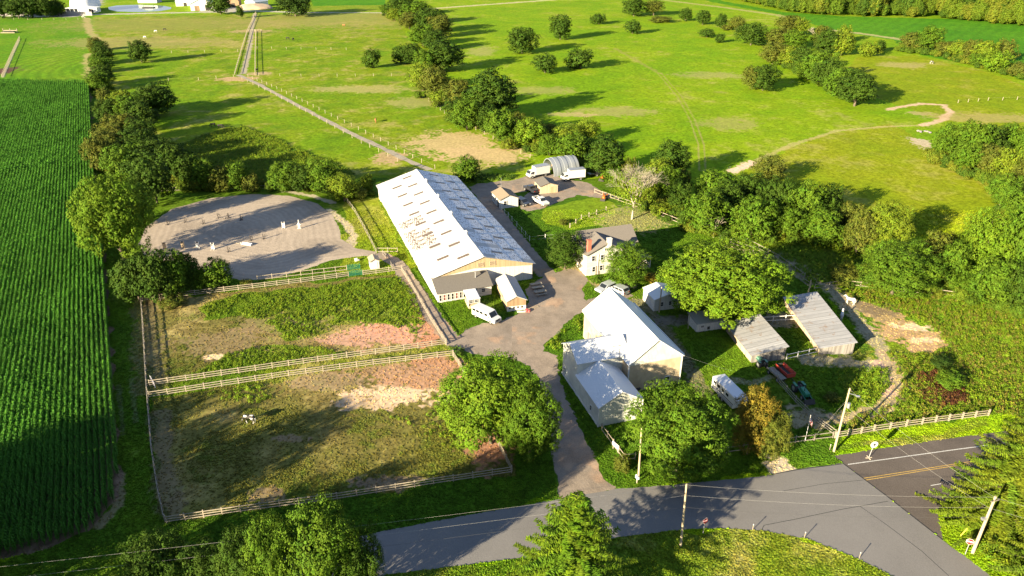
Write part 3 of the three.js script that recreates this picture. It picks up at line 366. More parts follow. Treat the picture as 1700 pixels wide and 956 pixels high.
row([['rm', 1572, 256, 206, 46], ['um', 1560, 260, 226, 30], ['rm', 1606, 270, 202, 56], ['rd', 1636, 268, 206, 50], ['rm', 1668, 262, 206, 44], ['rm', 1600, 284, 236, 46], ['ro', 1634, 288, 240, 46], ['rm', 1700, 270, 212, 50], ['ly', 1670, 306, 246, 50], ['lo', 1700, 330, 262, 60], ['rm', 1660, 340, 290, 50], ['rm', 1692, 372, 310, 60], ['ub', 1680, 300, 270, 30]], 'woodland clump at right edge', 'woodland clump at the right edge');
row([['td', 1112, 300, 232, 50], ['ly', 1088, 318, 262, 44], ['ry', 1072, 330, 284, 40], ['rm', 1110, 330, 276, 44], ['ro', 1128, 326, 282, 28], ['rd', 1125, 352, 302, 36], ['ub', 1030, 308, 284, 30], ['uo', 1044, 300, 262, 26], ['uy', 1095, 356, 336, 34]], 'trees behind bare grey tree', 'trees behind the bare tree');
row([['rm', 1166, 384, 318, 66], ['rm', 1184, 340, 282, 60], ['lo', 1274, 304, 258, 56], ['td', 1206, 362, 300, 50], ['rm', 1246, 400, 328, 66], ['rd', 1240, 346, 288, 54], ['rd', 1288, 372, 296, 50], ['rm', 1304, 396, 344, 48], ['rm', 1330, 378, 300, 62], ['rm', 1362, 404, 346, 66], ['rd', 1366, 370, 306, 50], ['ro', 1408, 386, 338, 44]], 'tree belt behind farmhouse lawn', 'tree belt behind the farmhouse lawn');
row([['ay', 1462, 420, 332, 78], ['lo', 1420, 424, 352, 48], ['am', 1480, 490, 400, 112], ['ud', 1560, 470, 428, 60], ['ro', 1536, 458, 384, 44], ['rm', 1572, 476, 404, 50], ['ro', 1560, 436, 386, 40], ['ab', 1626, 462, 344, 96], ['rm', 1680, 480, 348, 70], ['rm', 1640, 505, 430, 70], ['rd', 1692, 520, 440, 66], ['uo', 1400, 470, 446, 40], ['um', 1606, 490, 462, 50], ['uy', 1630, 482, 470, 14]], 'wood above weedy paddock', 'wood above the weedy paddock');
tree('maple', 206, 432, 290, 108, 'bright green', 'large bright green tree between the corn and the oval riding arena');
tree('round', 232, 372, 300, 56, 'mid green', 'smaller green tree tucked behind the large tree beside the corn'); tree('round', 262, 338, 262, 60, 'dark green', 'dark tree at the top left corner of the oval riding arena');
[[-64, -54, 15.5, 12], [-73, -50, 14, 11], [-70, -63, 12, 9], [-84, -60, 14, 11], [-58, -40, 14, 11]].forEach(([x, z, h, w], i) => { const t = thing('broadleaf_tree', `tree left of the picture shading the lower paddock, ${ordinal(i)} of the row`, 'tree', x, z, i, 'shade trees left of the picture'), p = PROTO.round[i]; t.scale.set(w / p.w, h / p.h, w / p.w); part('trunk', p.trunk, M.bark, t); part('crown', p.crown, leafMats['mid green'], t); });
row([['rd', 232, 498, 428, 66], ['rd', 268, 500, 414, 62], ['rm', 296, 492, 416, 48], ['td', 318, 484, 418, 36], ['rm', 364, 478, 428, 44], ['uo', 410, 474, 464, 20], ['uo', 290, 508, 490, 40], ['um', 340, 484, 440, 22]], 'thicket at upper paddock corner', 'thicket at the paddock corner');
tree('airy', 938, 446, 384, 62, 'dark green', 'dark leafy tree against the left side of the farmhouse');
tree('airy', 1036, 472, 402, 66, 'mid green', 'green tree in front of the farmhouse gable');
tree('maple', 1192, 528, 406, 184, 'bright green', 'very large light green tree spreading over the small white sheds');
tree('bush', 1110, 476, 436, 42, 'mid green', 'low green tree left of the very large light green tree', undefined, 'shrub');
tree('maple', 815, 736, 592, 150, 'bright green', 'large bright green maple beside the driveway and lower paddock');
tree('maple', 878, 764, 634, 96, 'mid green', 'darker green tree in front of the large maple by the driveway');
tree('maple', 1122, 782, 640, 160, 'mid green', 'large green tree in front of the white barn by the road');
tree('airy', 1240, 754, 640, 62, 'bronze green', 'yellow-brown tree behind the roadside fence beside the horse trailer'); tree('airy', 1272, 760, 672, 62, 'olive green', 'low olive tree right of the yellow-brown tree by the road');
row([['ad', 275, 1000, 880, 100], ['ad', 345, 1000, 900, 90], ['ad', 425, 1010, 866, 90], ['am', 470, 1020, 846, 84], ['am', 545, 1015, 824, 118], ['ad', 606, 1010, 866, 72]], 'roadside trees along bottom edge', 'roadside trees along the bottom edge', 'the left');
tree('spruce', 948, 1012, 820, 285, 'bright green', 'spruce standing alone at the bottom edge beside the road', undefined, 'spruce_tree');
tree('spruce', 1656, 872, 664, 240, 'yellow green', 'leftmost of the big spruces right of the dark road', 'big spruces at the right edge', 'spruce_tree'); tree('spruce', 1740, 835, 622, 210, 'yellow green', 'farthest of the big spruces right of the dark road', 'big spruces at the right edge', 'spruce_tree'); tree('spruce', 1768, 985, 730, 260, 'yellow green', 'nearest of the big spruces, behind the leaning stop sign pole', 'big spruces at the right edge', 'spruce_tree');
row([['rd', 8, 30, -6, 34], ['rd', 32, 31, -4, 32], ['rd', 56, 30, -6, 32], ['rd', 78, 29, -4, 28], ['rd', 98, 27, -2, 24]].map(a => a), 'dark tree row behind top left field', 'dark trees behind the top left field', 'the left');
tree('round', 367, 24, -14, 36, 'dark green', 'dark tree in front of the far white farm buildings'); tree('tall', 400, 30, 9, 11, 'dark green', 'slim pointed tree right of the far white farm buildings'); tree('round', 491, 27, -14, 54, 'deep green', 'broad dark tree alone at the top of the pasture');
single('shrub', PROTO.bush[0].crown, leafMats['olive green'], 'clipped round bush beside the driveway entrance', 'shrub', undefined, ...G(1033, 782)).scale.set(0.36, 0.52, 0.36);
[[993, 470, 12, 'mid green', 'dark hedge bush at the corner of the farmhouse drive'], [1085, 468, 14, 'bronze green', 'orange flowering shrub beside the farmhouse yard'], [1575, 640, 22, 'mid green', 'round green bush in the middle of the brown weeds'], [1380, 665, 12, 'olive green', 'small bush behind the roadside utility pole'], [936, 372, 8, 'olive green', 'small shrub at the end of the lawn fence'], [1560, 608, 16, 'deep green', 'dark bush behind the brown weed patch']].forEach(([x, y, w, c, l]) => tree('bush', x, y, y - w * 1.05, w * 2, c, l, undefined, 'shrub'));
// bare trees
{ const g = bare(31, 17, 6); const t = thing('bare_tree', 'tall pale nearly leafless tree behind the farmhouse', 'tree', ...G(1049, 364)); part('trunk', g, M.deadWood, t); const cr = part('crown', PROTO.sparse[0].crown, leafMats['yellow green'], t); cr.scale.set(1.0, 1.15, 1.0); t.scale.set(1.15, 0.95, 1.15);
  const l = thing('bare_tree', 'low dead tangled tree below the tree belt behind the lawn', 'tree', ...G(1184, 394), 1); part('trunk', bare(47, 8, 4, 0.1), M.deadWood, l);
  const q = thing('bare_tree', 'pale leafless treetop in the thick meadow grove', 'tree', ...G(1352, 76), 2); part('trunk', bare(53, 17, 4), M.deadWood, q); }
// far wood beyond the crop strip and the undergrowth of the hedgerows: masses
const TMP = new THREE.Matrix4(), TQ = new THREE.Quaternion(), TV = new THREE.Vector3(), TS = new THREE.Vector3(), UPV = new THREE.Vector3(0, 1, 0), TC = new THREE.Color();
function scatter(name, label, category, g, m, spots) {              // spots: [x, z, size, turn, r, g, b, height]
  const im = new THREE.InstancedMesh(g, m, spots.length); im.name = numbered(name); im.castShadow = im.receiveShadow = true;
  spots.forEach((s, i) => { TQ.setFromAxisAngle(UPV, s[3]); TMP.compose(TV.set(s[0], 0, s[1]), TQ, TS.set(s[2], s[7] || s[2], s[2])); im.setMatrixAt(i, TMP); im.setColorAt(i, TC.setRGB(s[4], s[5], s[6])); });
  im.userData = { kind: 'stuff', label, category }; scene.add(im); return im;
}
const massMat = new THREE.MeshPhysicalMaterial({ color: lin(1, 1, 1), roughness: 0.8, specularIntensity: 0.25, vertexColors: true, side: THREE.DoubleSide });
{
  const r = rng(9), edge = [[1150, -6], [1240, 4], [1300, 19], [1350, 25], [1450, 28], [1560, 30], [1640, 39], [1720, 46], [1800, 50]], greens = [[0.040, 0.080, 0.008], [0.055, 0.100, 0.008], [0.075, 0.120, 0.009], [0.10, 0.128, 0.012]];
  ['round', 'tall', 'loose'].forEach((kind, n) => { const spots = []; for (let k = 0; k < 330; k++) { const t = r() * (edge.length - 1), i = Math.floor(t), f = t - i, ex = edge[i][0] + (edge[i + 1][0] - edge[i][0]) * f, ey = edge[i][1] + (edge[i + 1][1] - edge[i][1]) * f, [x, z] = G(ex, ey), back = 1 + 230 * Math.pow(r(), 1.4), s = 0.55 + 0.75 * r(), c = greens[Math.floor(r() * 4)], v = 0.85 + 0.3 * r(); spots.push([x + 0.25 * back, z - back, s, r() * 6.28, c[0] * v, c[1] * v, c[2] * v, s * (0.75 + 0.6 * r())]); } scatter('distant_woodland', ['dense wood beyond the bright green crop strip', 'taller trees mixed into the wood beyond the crop strip', 'thin trees mixed into the wood beyond the crop strip'][n], 'woodland', PROTO[kind][n % 2].crown, massMat, spots); });
  const under = (label, line, wide, n, size, tones) => { const p = poly(line), spots = []; for (let k = 0; k < n; k++) { const t = r() * (p.length - 1), i = Math.floor(t), f = t - i, x = p[i][0] + (p[i + 1][0] - p[i][0]) * f + (r() - 0.5) * 2 * wide, z = p[i][1] + (p[i + 1][1] - p[i][1]) * f + (r() - 0.5) * 2 * wide, c = tones[Math.floor(r() * tones.length)], s = size * (0.5 + 0.8 * r()); spots.push([x, z, s, r() * 6.28, ...c, s * (0.7 + 0.6 * r())]); } scatter('undergrowth', label, 'undergrowth', PROTO.bush[0].crown, massMat, spots); };
  under('tangled undergrowth at the foot of the hedgerow beside the corn', [[160, 84], [172, 120], [176, 170], [190, 205], [200, 240], [196, 280], [240, 308], [300, 308], [340, 312]], 4, 170, 0.5, greens); under('undergrowth at the foot of the hedgerow between pasture and meadow', [[645, 25], [690, 45], [716, 80], [722, 120], [715, 160], [760, 195], [810, 215], [850, 238], [920, 258], [990, 292]], 5, 190, 0.55, greens);
  under('undergrowth below the tree belt behind the farmhouse', [[1030, 300], [1090, 345], [1150, 372], [1200, 388], [1260, 396], [1330, 396], [1400, 410]], 4, 110, 0.5, greens); under('undergrowth of the wood along the weedy paddock', [[1400, 462], [1460, 470], [1540, 478], [1600, 488], [1660, 502], [1710, 520]], 4, 120, 0.45, greens); under('scrub around the grove in the right meadow', [[1285, 100], [1320, 112], [1360, 135], [1400, 160]], 6, 70, 0.5, greens); under('scrub filling the woodland clump at the right edge', [[1556, 262], [1600, 284], [1640, 300], [1690, 330], [1700, 380]], 5, 90, 0.5, greens); under('scrub in the hedge below the crop strip', [[1500, 86], [1560, 92], [1620, 108], [1690, 128]], 5, 110, 0.5, greens); under('scrub behind the oval riding arena', [[330, 313], [420, 314], [500, 314], [570, 322], [610, 326]], 2, 60, 0.4, greens);
}
console.log('trees', treeNo);
// corn
const bladeMat = new THREE.MeshPhysicalMaterial({ color: lin(1, 1, 1), roughness: 0.7, specularIntensity: 0.25, vertexColors: true, side: THREE.DoubleSide });
{
  const r = rng(21), pos = [], idx = [], colr = []; const quad = (pts, c) => { const b = pos.length / 3; for (const p of pts) { pos.push(...p); colr.push(...c); } for (let k = 0; k + 2 < pts.length; k += 2) idx.push(b + k, b + k + 1, b + k + 2, b + k + 1, b + k + 3, b + k + 2); };
  for (let k = 0; k < 9; k++) { const a = (k % 2) * Math.PI + (r() - 0.5) * 1.5, y = 0.5 + k * 0.2, L = 0.40 - 0.018 * Math.abs(k - 4), ca = Math.cos(a), sa = Math.sin(a), w = 0.05, v = 0.8 + 0.4 * r(), P3 = (f, up, ww) => [[ca * L * f - sa * ww, y + up, sa * L * f + ca * ww], [ca * L * f + sa * ww, y + up, sa * L * f - ca * ww]]; quad([...P3(0.02, 0, w), ...P3(0.45, 0.30, w * 1.3), ...P3(0.8, 0.22, w), ...P3(1.05, -0.02, 0.01)], [v, v, v]); }
  quad([[-0.02, 0, 0], [0.02, 0, 0], [-0.015, 2.3, 0], [0.015, 2.3, 0]], [1, 1, 0.9]); quad([[0, 0, -0.02], [0, 0, 0.02], [0, 2.3, -0.015], [0, 2.3, 0.015]], [1, 1, 0.9]);
  for (let k = 0; k < 3; k++) { const a = k * 2.1; quad([[-0.015, 2.15, 0], [0.015, 2.15, 0], [Math.cos(a) * 0.14 - 0.012, 2.5, Math.sin(a) * 0.14], [Math.cos(a) * 0.14 + 0.012, 2.5, Math.sin(a) * 0.14]], [1.7, 1.5, 1.2]); }
  const g = new THREE.BufferGeometry(); g.setAttribute('position', new THREE.Float32BufferAttribute(pos, 3)); g.setAttribute('color', new THREE.Float32BufferAttribute(colr, 3)); g.setIndex(idx); g.computeVertexNormals();
  const spots = [], az = -27.8 * Math.PI / 180, fx = Math.sin(az), fz = -Math.cos(az), rx = Math.cos(az), rz = Math.sin(az), [ox, oz] = G(190, 700);
  for (let k = -90; k < 40; k++) for (let s = -60; s < 300; s += s < 60 ? 0.24 : s < 140 ? 0.32 : 0.5) { const j = (r() - 0.5) * 0.1, off = k * 0.76 + j, x = ox + rx * off + fx * s, z = oz + rz * off + fz * s, sc = depthOf(x, 0, z); if (x / sc * FOCAL < -1200 || !inside(P.corn, x, z)) continue; const n = fb(x / 12, z / 12), v = 0.75 + 0.35 * r() + 0.4 * (n - 0.5), gap = fb(x / 9 + 50, z / 9); if (gap < 0.27 && r() < 0.6) continue; spots.push([x, z, (0.85 + 0.25 * r()) * (0.86 + 0.28 * n) * (s > 140 ? 1.15 : 1), Math.atan2(-rz, rx) + (r() - 0.5) * 1.6 + (r() < 0.5 ? Math.PI / 2 : 0), 0.046 * v, 0.146 * v, 0.012 * v]); }
  console.log('corn', spots.length); scatter('corn_crop', 'tall green corn standing in rows at the left', 'corn', g, bladeMat, spots);
}
// weeds and grass
const weed = (() => { const L = new Leaves(), r = rng(61); for (let k = 0; k < 22; k++) { const a = r() * 6.28, d = 0.32 * Math.sqrt(r()), y = 0.08 + 0.5 * r() * (1 - d); L.add(Math.cos(a) * d, y, Math.sin(a) * d, Math.cos(a) * 0.6 + r() - 0.5, 0.9, Math.sin(a) * 0.6 + r() - 0.5, 0.16 + 0.12 * r(), 0.55, shadeOf(r), r); } return L.build(); })();
const tuft = (() => { const L = new Leaves(), r = rng(62); for (let k = 0; k < 9; k++) { const a = r() * 6.28, d = 0.12 * r(); L.add(Math.cos(a) * d, 0.055, Math.sin(a) * d, Math.cos(a + 1.57), 0.25 + 0.6 * r(), Math.sin(a + 1.57), 0.17, 0.4, shadeOf(r), r); } return L.build(); })();
function weedArea(name, label, outline, density, size, tones, seed, keep) {
  const p = poly(outline), r = rng(seed); let a = 1e9, b = -1e9, c = 1e9, d = -1e9; for (const [x, z] of p) { a = Math.min(a, x); b = Math.max(b, x); c = Math.min(c, z); d = Math.max(d, z); }
  const spots = [], n = (b - a) * (d - c) * density; for (let k = 0; k < n; k++) { const x = a + (b - a) * r(), z = c + (d - c) * r(); if (!inside(p, x, z)) continue; const q = fb(x / 3.5 + seed, z / 3.5); if (q < (keep ?? 0.4)) continue; const t = tones[Math.floor(r() * tones.length)], v = 0.75 + 0.5 * r(); spots.push([x, z, size * (0.55 + 0.8 * r()) * (0.6 + q * 0.9), r() * 6.28, t[0] * v, t[1] * v, t[2] * v]); }
  if (spots.length) scatter(name, label, 'weeds', weed, bladeMat, spots);
}
const GW = [[0.075, 0.140, 0.007], [0.095, 0.165, 0.008], [0.115, 0.170, 0.010]], YW = [...GW, [0.125, 0.12, 0.025]], DW = [[0.045, 0.095, 0.008], [0.06, 0.115, 0.01]];
weedArea('weed_patch', 'lush green weeds across the top of the upper paddock', [[335, 512], [390, 490], [480, 484], [575, 470], [664, 460], [688, 488], [705, 535], [690, 556], [640, 536], [570, 532], [520, 556], [480, 562], [450, 540], [400, 520], [345, 526]], 9, 0.72, GW, 1, 0.36);
weedArea('weed_patch', 'green weeds along the lower fence of the upper paddock', [[270, 640], [340, 612], [380, 588], [420, 578], [520, 576], [560, 584], [600, 590], [430, 614], [300, 634]], 9, 0.68, GW, 2, 0.36);
weedArea('weed_patch', 'weeds along the top fence of the lower paddock', [[330, 655], [420, 640], [505, 632], [500, 648], [430, 670], [380, 668]], 4, 0.8, GW, 3); weedArea('weed_patch', 'scattered weeds under the large maple in the lower paddock', [[640, 690], [720, 660], [745, 700], [790, 745], [740, 750], [690, 710]], 2, 0.8, GW, 4, 0.5);
weedArea('weed_patch', 'tall mixed weeds filling the paddock at the right', [[1385, 482], [1430, 480], [1640, 506], [1760, 545], [1760, 690], [1640, 688], [1560, 696], [1400, 716], [1420, 690], [1480, 672], [1500, 640], [1470, 585], [1520, 590], [1580, 575], [1540, 540], [1490, 520], [1430, 500]], 8, 0.85, YW, 5, 0.3);
weedArea('weed_patch', 'reddish brown weeds in the right paddock', [[1522, 622], [1560, 616], [1600, 640], [1605, 668], [1560, 676], [1526, 660]], 9, 1.0, [[0.070, 0.030, 0.014], [0.050, 0.022, 0.012], [0.095, 0.058, 0.020]], 6, 0.1);
weedArea('weed_patch', 'green weeds inside the bend of the farm track', [[1380, 610], [1440, 612], [1470, 612], [1476, 640], [1450, 668], [1400, 690], [1400, 650]], 5, 1.0, GW, 7, 0.3); weedArea('weed_patch', 'rank weeds below the tree belt and the farm track', [[1200, 396], [1290, 384], [1420, 420], [1440, 470], [1340, 470], [1290, 425], [1240, 405]], 3, 1.3, GW, 8, 0.3);
weedArea('weed_patch', 'tall dark weeds behind the oval riding arena', [[262, 262], [330, 228], [400, 208], [470, 236], [540, 268], [590, 288], [560, 306], [330, 310]], 5, 1.15, GW, 9, 0.3); weedArea('weed_patch', 'rough growth behind the weedy paddock fence', [[1540, 470], [1640, 480], [1700, 500], [1720, 540], [1640, 503], [1560, 490]], 3, 1.5, GW, 10, 0.2);
weedArea('weed_patch', 'green undergrowth behind the long arena building', [[740, 300], [800, 290], [860, 292], [850, 298], [790, 304]], 3, 1.5, DW, 11, 0.2); weedArea('weed_patch', 'undergrowth below the spruces by the junction', [[1560, 850], [1600, 880], [1640, 930], [1720, 980], [1760, 900], [1640, 850], [1590, 815]], 5, 1.2, GW, 12, 0.2);
weedArea('weed_patch', 'green weeds between the driveway and the white barn', [[905, 574], [930, 552], [962, 526], [966, 548], [940, 566], [925, 582]], 5, 0.9, GW, 13, 0.35); weedArea('weed_patch', 'strip of long grass beside the arena building', [[628, 336], [640, 338], [700, 446], [690, 446]], 6, 0.9, GW, 14, 0.2); weedArea('weed_patch', 'grass clump at the corner of the gravel lane', [[742, 576], [770, 580], [768, 592], [755, 590]], 6, 1.0, DW, 15, 0.1);
{
  const r = rng(88), spots = []; const bare = [P.road, P.darkRoad, P.drive, P.upperYard, P.sand, P.corn];
  for (let k = 0; k < 420000 && spots.length < 230000; k++) { const z = -56 - 120 * Math.pow(r(), 1.25), dep = depthOf(0, 0, z), x = (r() * 2 - 1) * dep * 0.72; if (bare.some(p => inside(p, x, z)) || toSegments(laneLine, x, z) < 1.6 || toSegments(backLine, x, z) < 2) continue; const c = z > -142 ? nearColour(x, z) : midColour(x, z); if (c[1] < c[0] * 0.95 && r() < 0.75) continue; const v = 1.05 + 0.4 * r(); spots.push([x, z, 0.55 + 0.85 * r(), r() * 6.28, c[0] * v, c[1] * v, c[2] * v]); }
  console.log('tufts', spots.length); scatter('grass', 'short grass of the lawns, verges and paddocks', 'grass', tuft, bladeMat, spots);
}
// ---------- buildings ----------
const deg = Math.PI / 180;
M.metalRoof = new THREE.MeshStandardMaterial({ color: lin(0.62, 0.63, 0.63), roughness: 0.5, metalness: 0.0, bumpMap: at(ribs, 0.9, 1), bumpScale: 0.03 });
M.metalWall = (() => { const m = mottled(512, 512, [0.60, 0.60, 0.52], [0.50, 0.50, 0.43], 60, 60, 0.6); m.map.repeat.set(0.12, 0.12); m.bumpMap = at(ribs, 1.0, 1); m.bumpScale = 0.03; return m; })();
M.shingle = (() => { const m = mottled(512, 512, [0.15, 0.135, 0.115], [0.095, 0.085, 0.075], 5, 3, 0.95, {}, 0.3); m.map.repeat.set(0.25, 0.25); return m; })();
M.houseShingle = (() => { const m = mottled(512, 512, [0.175, 0.155, 0.13], [0.115, 0.10, 0.088], 5, 3, 0.95, {}, 0.3); m.map.repeat.set(0.25, 0.25); return m; })();
M.oldMetal = (() => { const t = texture(512, 512, (i, j, o) => { const rust = 0.8 * smooth(0.60, 0.78, fb(i / 70, j / 40) * 0.75 + vn(i / 6, j / 40) * 0.25), v = (0.20 + 0.16 * fb(i / 7, j / 90)) * ((i % 64) < 7 ? 0.62 : 1) * (0.85 + 0.3 * NT[(i >> 6) * 31]); o[0] = v * (1 - rust) + 0.20 * rust; o[1] = v * (1 - rust) + 0.145 * rust; o[2] = v * 1.02 * (1 - rust) + 0.105 * rust; }); t.repeat.set(0.11, 0.11); return new THREE.MeshStandardMaterial({ map: t, roughness: 0.65, bumpMap: at(ribs, 0.7, 1), bumpScale: 0.035 }); })();
M.cream = (() => { const m = mottled(512, 256, [0.56, 0.54, 0.47], [0.47, 0.45, 0.39], 50, 20, 0.75); m.map.repeat.set(0.15, 0.3); return m; })();
M.tanWall = (() => { const m = mottled(512, 512, [0.50, 0.40, 0.26], [0.40, 0.31, 0.20], 40, 60, 0.8); m.map.repeat.set(0.12, 0.12); m.bumpMap = at(ribs, 1.4, 1); m.bumpScale = 0.025; return m; })();
function walls(parent, w, d, eave, ridge, m, name = 'wall', x = 0, z = 0) {       // gabled block: ridge along z, near end at z
  const s = new THREE.Shape([[-w / 2, 0], [w / 2, 0], [w / 2, eave], [0, ridge], [-w / 2, eave]].map(p => new THREE.Vector2(...p))), g = new THREE.ExtrudeGeometry(s, { depth: d, bevelEnabled: false }); g.translate(x, 0, z - d); return part(name, g, m, parent);
}
function gableRoof(parent, w, d, eave, ridge, over, m, t = 0.12, x = 0, z = 0, name = 'roof') {
  const k = (ridge - eave) / (w / 2), e = eave - k * over + 0.14, r = ridge + 0.14, hw = w / 2 + over, z0 = z + over, z1 = z - d - over;
  const roof = part(name, [slab([x, r, z1], [x, r, z0], [x + hw, e, z0], [x + hw, e, z1], t), slab([x, r, z0], [x, r, z1], [x - hw, e, z1], [x - hw, e, z0], t)], m, parent); return roof;
}
const winCache = new Map();
function windowIn(parent, w, h, x, y, z, turn = 0, frame = M.white, pane = M.glass, name = 'window') {
  const key = `${w},${h}`; if (!winCache.has(key)) winCache.set(key, [merged([bx(w + 0.16, 0.09, 0.1, 0, h / 2, 0), bx(w + 0.16, 0.09, 0.12, 0, -h / 2, 0.01), bx(0.09, h, 0.1, -w / 2, 0, 0), bx(0.09, h, 0.1, w / 2, 0, 0), bx(w, 0.05, 0.07, 0, 0, 0)]), bx(w, h, 0.03, 0, 0, 0)]);
  const [f, p] = winCache.get(key), o = part(name, f, frame, parent); o.position.set(x, y, z); o.rotation.y = turn; part('pane', p, pane, o); return o;
}
const at2 = (o, f, az, [ox, oz]) => [ox + o * Math.cos(az * deg) + f * Math.sin(az * deg), oz + o * Math.sin(az * deg) - f * Math.cos(az * deg)];
// long indoor arena
{
  const az = -19.6, w = 21.4, d = 58.8, eave = 3.5, ridge = 6.5, b = thing('arena_building', 'long white riding hall with a weathered metal roof', 'building', -5.75, -133.05, -az * deg);
  walls(b, w, d, eave, ridge, M.whiteWall);
  const clean = (() => { const m = mottled(256, 256, [0.60, 0.59, 0.56], [0.44, 0.43, 0.40], 40, 14, 0.6); m.map.repeat.set(0.35, 0.3); return m; })(), off = mat(0.40, 0.39, 0.365, 0.6), streak = (() => { const t = texture(256, 256, (i, j, o) => { const s = smooth(0.50, 0.68, fb(i / 80, j / 18) * 0.75 + vn(i / 12, j / 5) * 0.25), v = 0.72 - 0.52 * s; o[0] = v; o[1] = v * 0.98; o[2] = v * 0.94; }); t.repeat.set(0.4, 0.3); return [0, 1, 2].map(k => { const c = t.clone(); c.offset.set(k * 0.31, k * 0.47); return new THREE.MeshStandardMaterial({ map: c, color: lin(1, 1, 1), roughness: 0.6 }); }); })();
  const rusty = (() => { const t = texture(256, 256, (i, j, o) => { const s = smooth(0.40, 0.52, fb(i / 100, j / 22) * 0.7 + vn(i / 16, j / 9) * 0.3); o[0] = 0.52 - 0.40 * s; o[1] = 0.51 - 0.425 * s; o[2] = 0.48 - 0.42 * s; }); t.repeat.set(0.5, 0.4); return new THREE.MeshStandardMaterial({ map: t, roughness: 0.7 }); })();
  const over = 0.35, k = (ridge - eave) / (w / 2), hw = w / 2 + over, rows = 4, cols = 29, z0 = over, len = d + 2 * over, r = rng(3);
  for (const s of [-1, 1]) for (let i = 0; i < rows; i++) for (let j = 0; j < cols; j++) {
    const u0 = hw * i / rows, u1 = hw * (i + 1) / rows + 0.12, lift = 0.16 + 0.02 * (rows - i) + 0.012 * ((i * 5 + j * 3) % 3), za = z0 - len * j / cols - 0.012, zb = z0 - len * (j + 1) / cols + 0.012, y0 = ridge - k * u0 + lift, y1 = ridge - k * u1 + lift - 0.012;
    const g = s > 0 ? slab([u0, y0, zb], [u0, y0, za], [u1, y1, za], [u1, y1, zb], 0.03) : slab([-u0, y0, za], [-u0, y0, zb], [-u1, y1, zb], [-u1, y1, za], 0.03);
    const bad = s < 0 && ((j > 6 && j < 11 && i > 1) || (j > 12 && j < 15 && i > 1) || (j === 11 && i === 3)), m = s < 0 ? (bad ? rusty : r() < 0.12 ? off : clean) : (r() < 0.08 ? off : streak[Math.floor(r() * 3)]);
    part('roof_sheet', g, m, b);
  }
  const panel = mat(0.115, 0.085, 0.065, 0.6), panelGrey = mat(0.10, 0.10, 0.105, 0.5);
  for (const s of [-1, 1]) for (let j = 0; j < 9; j++) for (const c of [0, 1]) { const u = hw * (c ? 0.62 : 0.3) + (s > 0 ? 0.6 : 0), z = -3.2 - j * 6.6 - (c ? 2.8 : 0); if (z < -58) continue; bar('skylight_panel', s < 0 ? panel : panelGrey, b, 2.5, 0.03, 0.85, s * u, ridge - k * u + 0.275, z, 0, 0, -s * Math.atan(k)); }
  part('ridge_cap', [bx(0.5, 0.05, len, -0.2, ridge + 0.27, -d / 2, 0, 0, Math.atan(k)), bx(0.5, 0.05, len, 0.2, ridge + 0.262, -d / 2, 0, 0, -Math.atan(k))], clean, b);
  for (const z of [-12, -24, -36, -48]) part('ridge_vent', [cyl(0.35, 0.35, 0.7, 0, ridge + 0.6, z, 10), cyl(0.1, 0.5, 0.25, 0, ridge + 1.05, z, 10)], clean, b);
  { const s = new THREE.Shape([[-w / 2 + 0.05, eave - 0.1], [w / 2 - 0.05, eave - 0.35], [w / 2 - 0.05, eave], [0, ridge], [-w / 2 + 0.05, eave]].map(p => new THREE.Vector2(...p))), low = new THREE.Shape([[-w / 2 + 0.05, eave - 0.1], [-2, eave + 0.9], [w / 2 - 0.05, eave - 0.35], [w / 2 - 0.05, eave], [0, ridge], [-w / 2 + 0.05, eave]].map(p => new THREE.Vector2(...p))); const g = new THREE.ExtrudeGeometry(low, { depth: 0.04, bevelEnabled: false }); g.translate(0, 0, 0.003); part('gable_boards', g, M.tanBoards, b); void s; }
  for (const x of [-0.6, 1.9]) windowIn(b, 1.1, 0.85, x, 5.0, 0.08, 0, M.paleBoards, mat(0.22, 0.17, 0.11, 0.8));
  part('gutter', [bx(0.16, 0.16, d, -w / 2 - 0.32, eave - 0.02, -d / 2)], mat(0.5, 0.46, 0.38, 0.6), b); part('downpipe', [cyl(0.06, 0.06, 3.2, w / 2 - 0.15, 1.7, 0.09, 8)], M.dark, b);
  const door = part('sliding_door', bx(4, 3, 0.08, w / 2 + 0.05, 1.5, -6, Math.PI / 2), M.whiteWall, b); void door;
  // low addition across the left of the gable
  const x0 = -10.6, x1 = 0.4, dz = 3.8, h0 = 3.55, h1 = 2.1;
  { const s = new THREE.Shape([[0, 0], [dz, 0], [dz, h1], [0, h0]].map(p => new THREE.Vector2(...p))), g = new THREE.ExtrudeGeometry(s, { depth: x1 - x0, bevelEnabled: false }); g.rotateY(-Math.PI / 2); g.translate(x1, 0, 0.05); part('addition_wall', g, M.whiteWall, b); }
  part('addition_roof', slab([x0 - 0.25, h0 + 0.2, 0.06], [x0 - 0.25, h1 + 0.02, dz + 0.45], [x1 + 0.25, h1 + 0.02, dz + 0.45], [x1 + 0.25, h0 + 0.2, 0.06], 0.1), M.shingle, b);
  for (let i = 0; i < 7; i++) windowIn(b, 0.52, 1.3, -10.1 + i * 0.82, 1.02, dz + 0.1, 0, M.white, i % 3 === 1 ? mat(0.16, 0.05, 0.04, 0.7) : M.darkGlass);
  windowIn(b, 0.8, 0.8, -1.3, 1.25, dz + 0.1); part('door', bx(0.8, 1.8, 0.06, -3, 0.92, dz + 0.08), M.dark, b);
  part('flue_pipe', [cyl(0.11, 0.11, 1.4, -2.2, 3.6, 1.6, 8), cyl(0.17, 0.17, 0.12, -2.2, 4.3, 1.6, 8)], M.steel, b); part('vent_box', bx(0.4, 0.5, 0.4, -0.7, 3.6, 0.6), M.black, b);
}
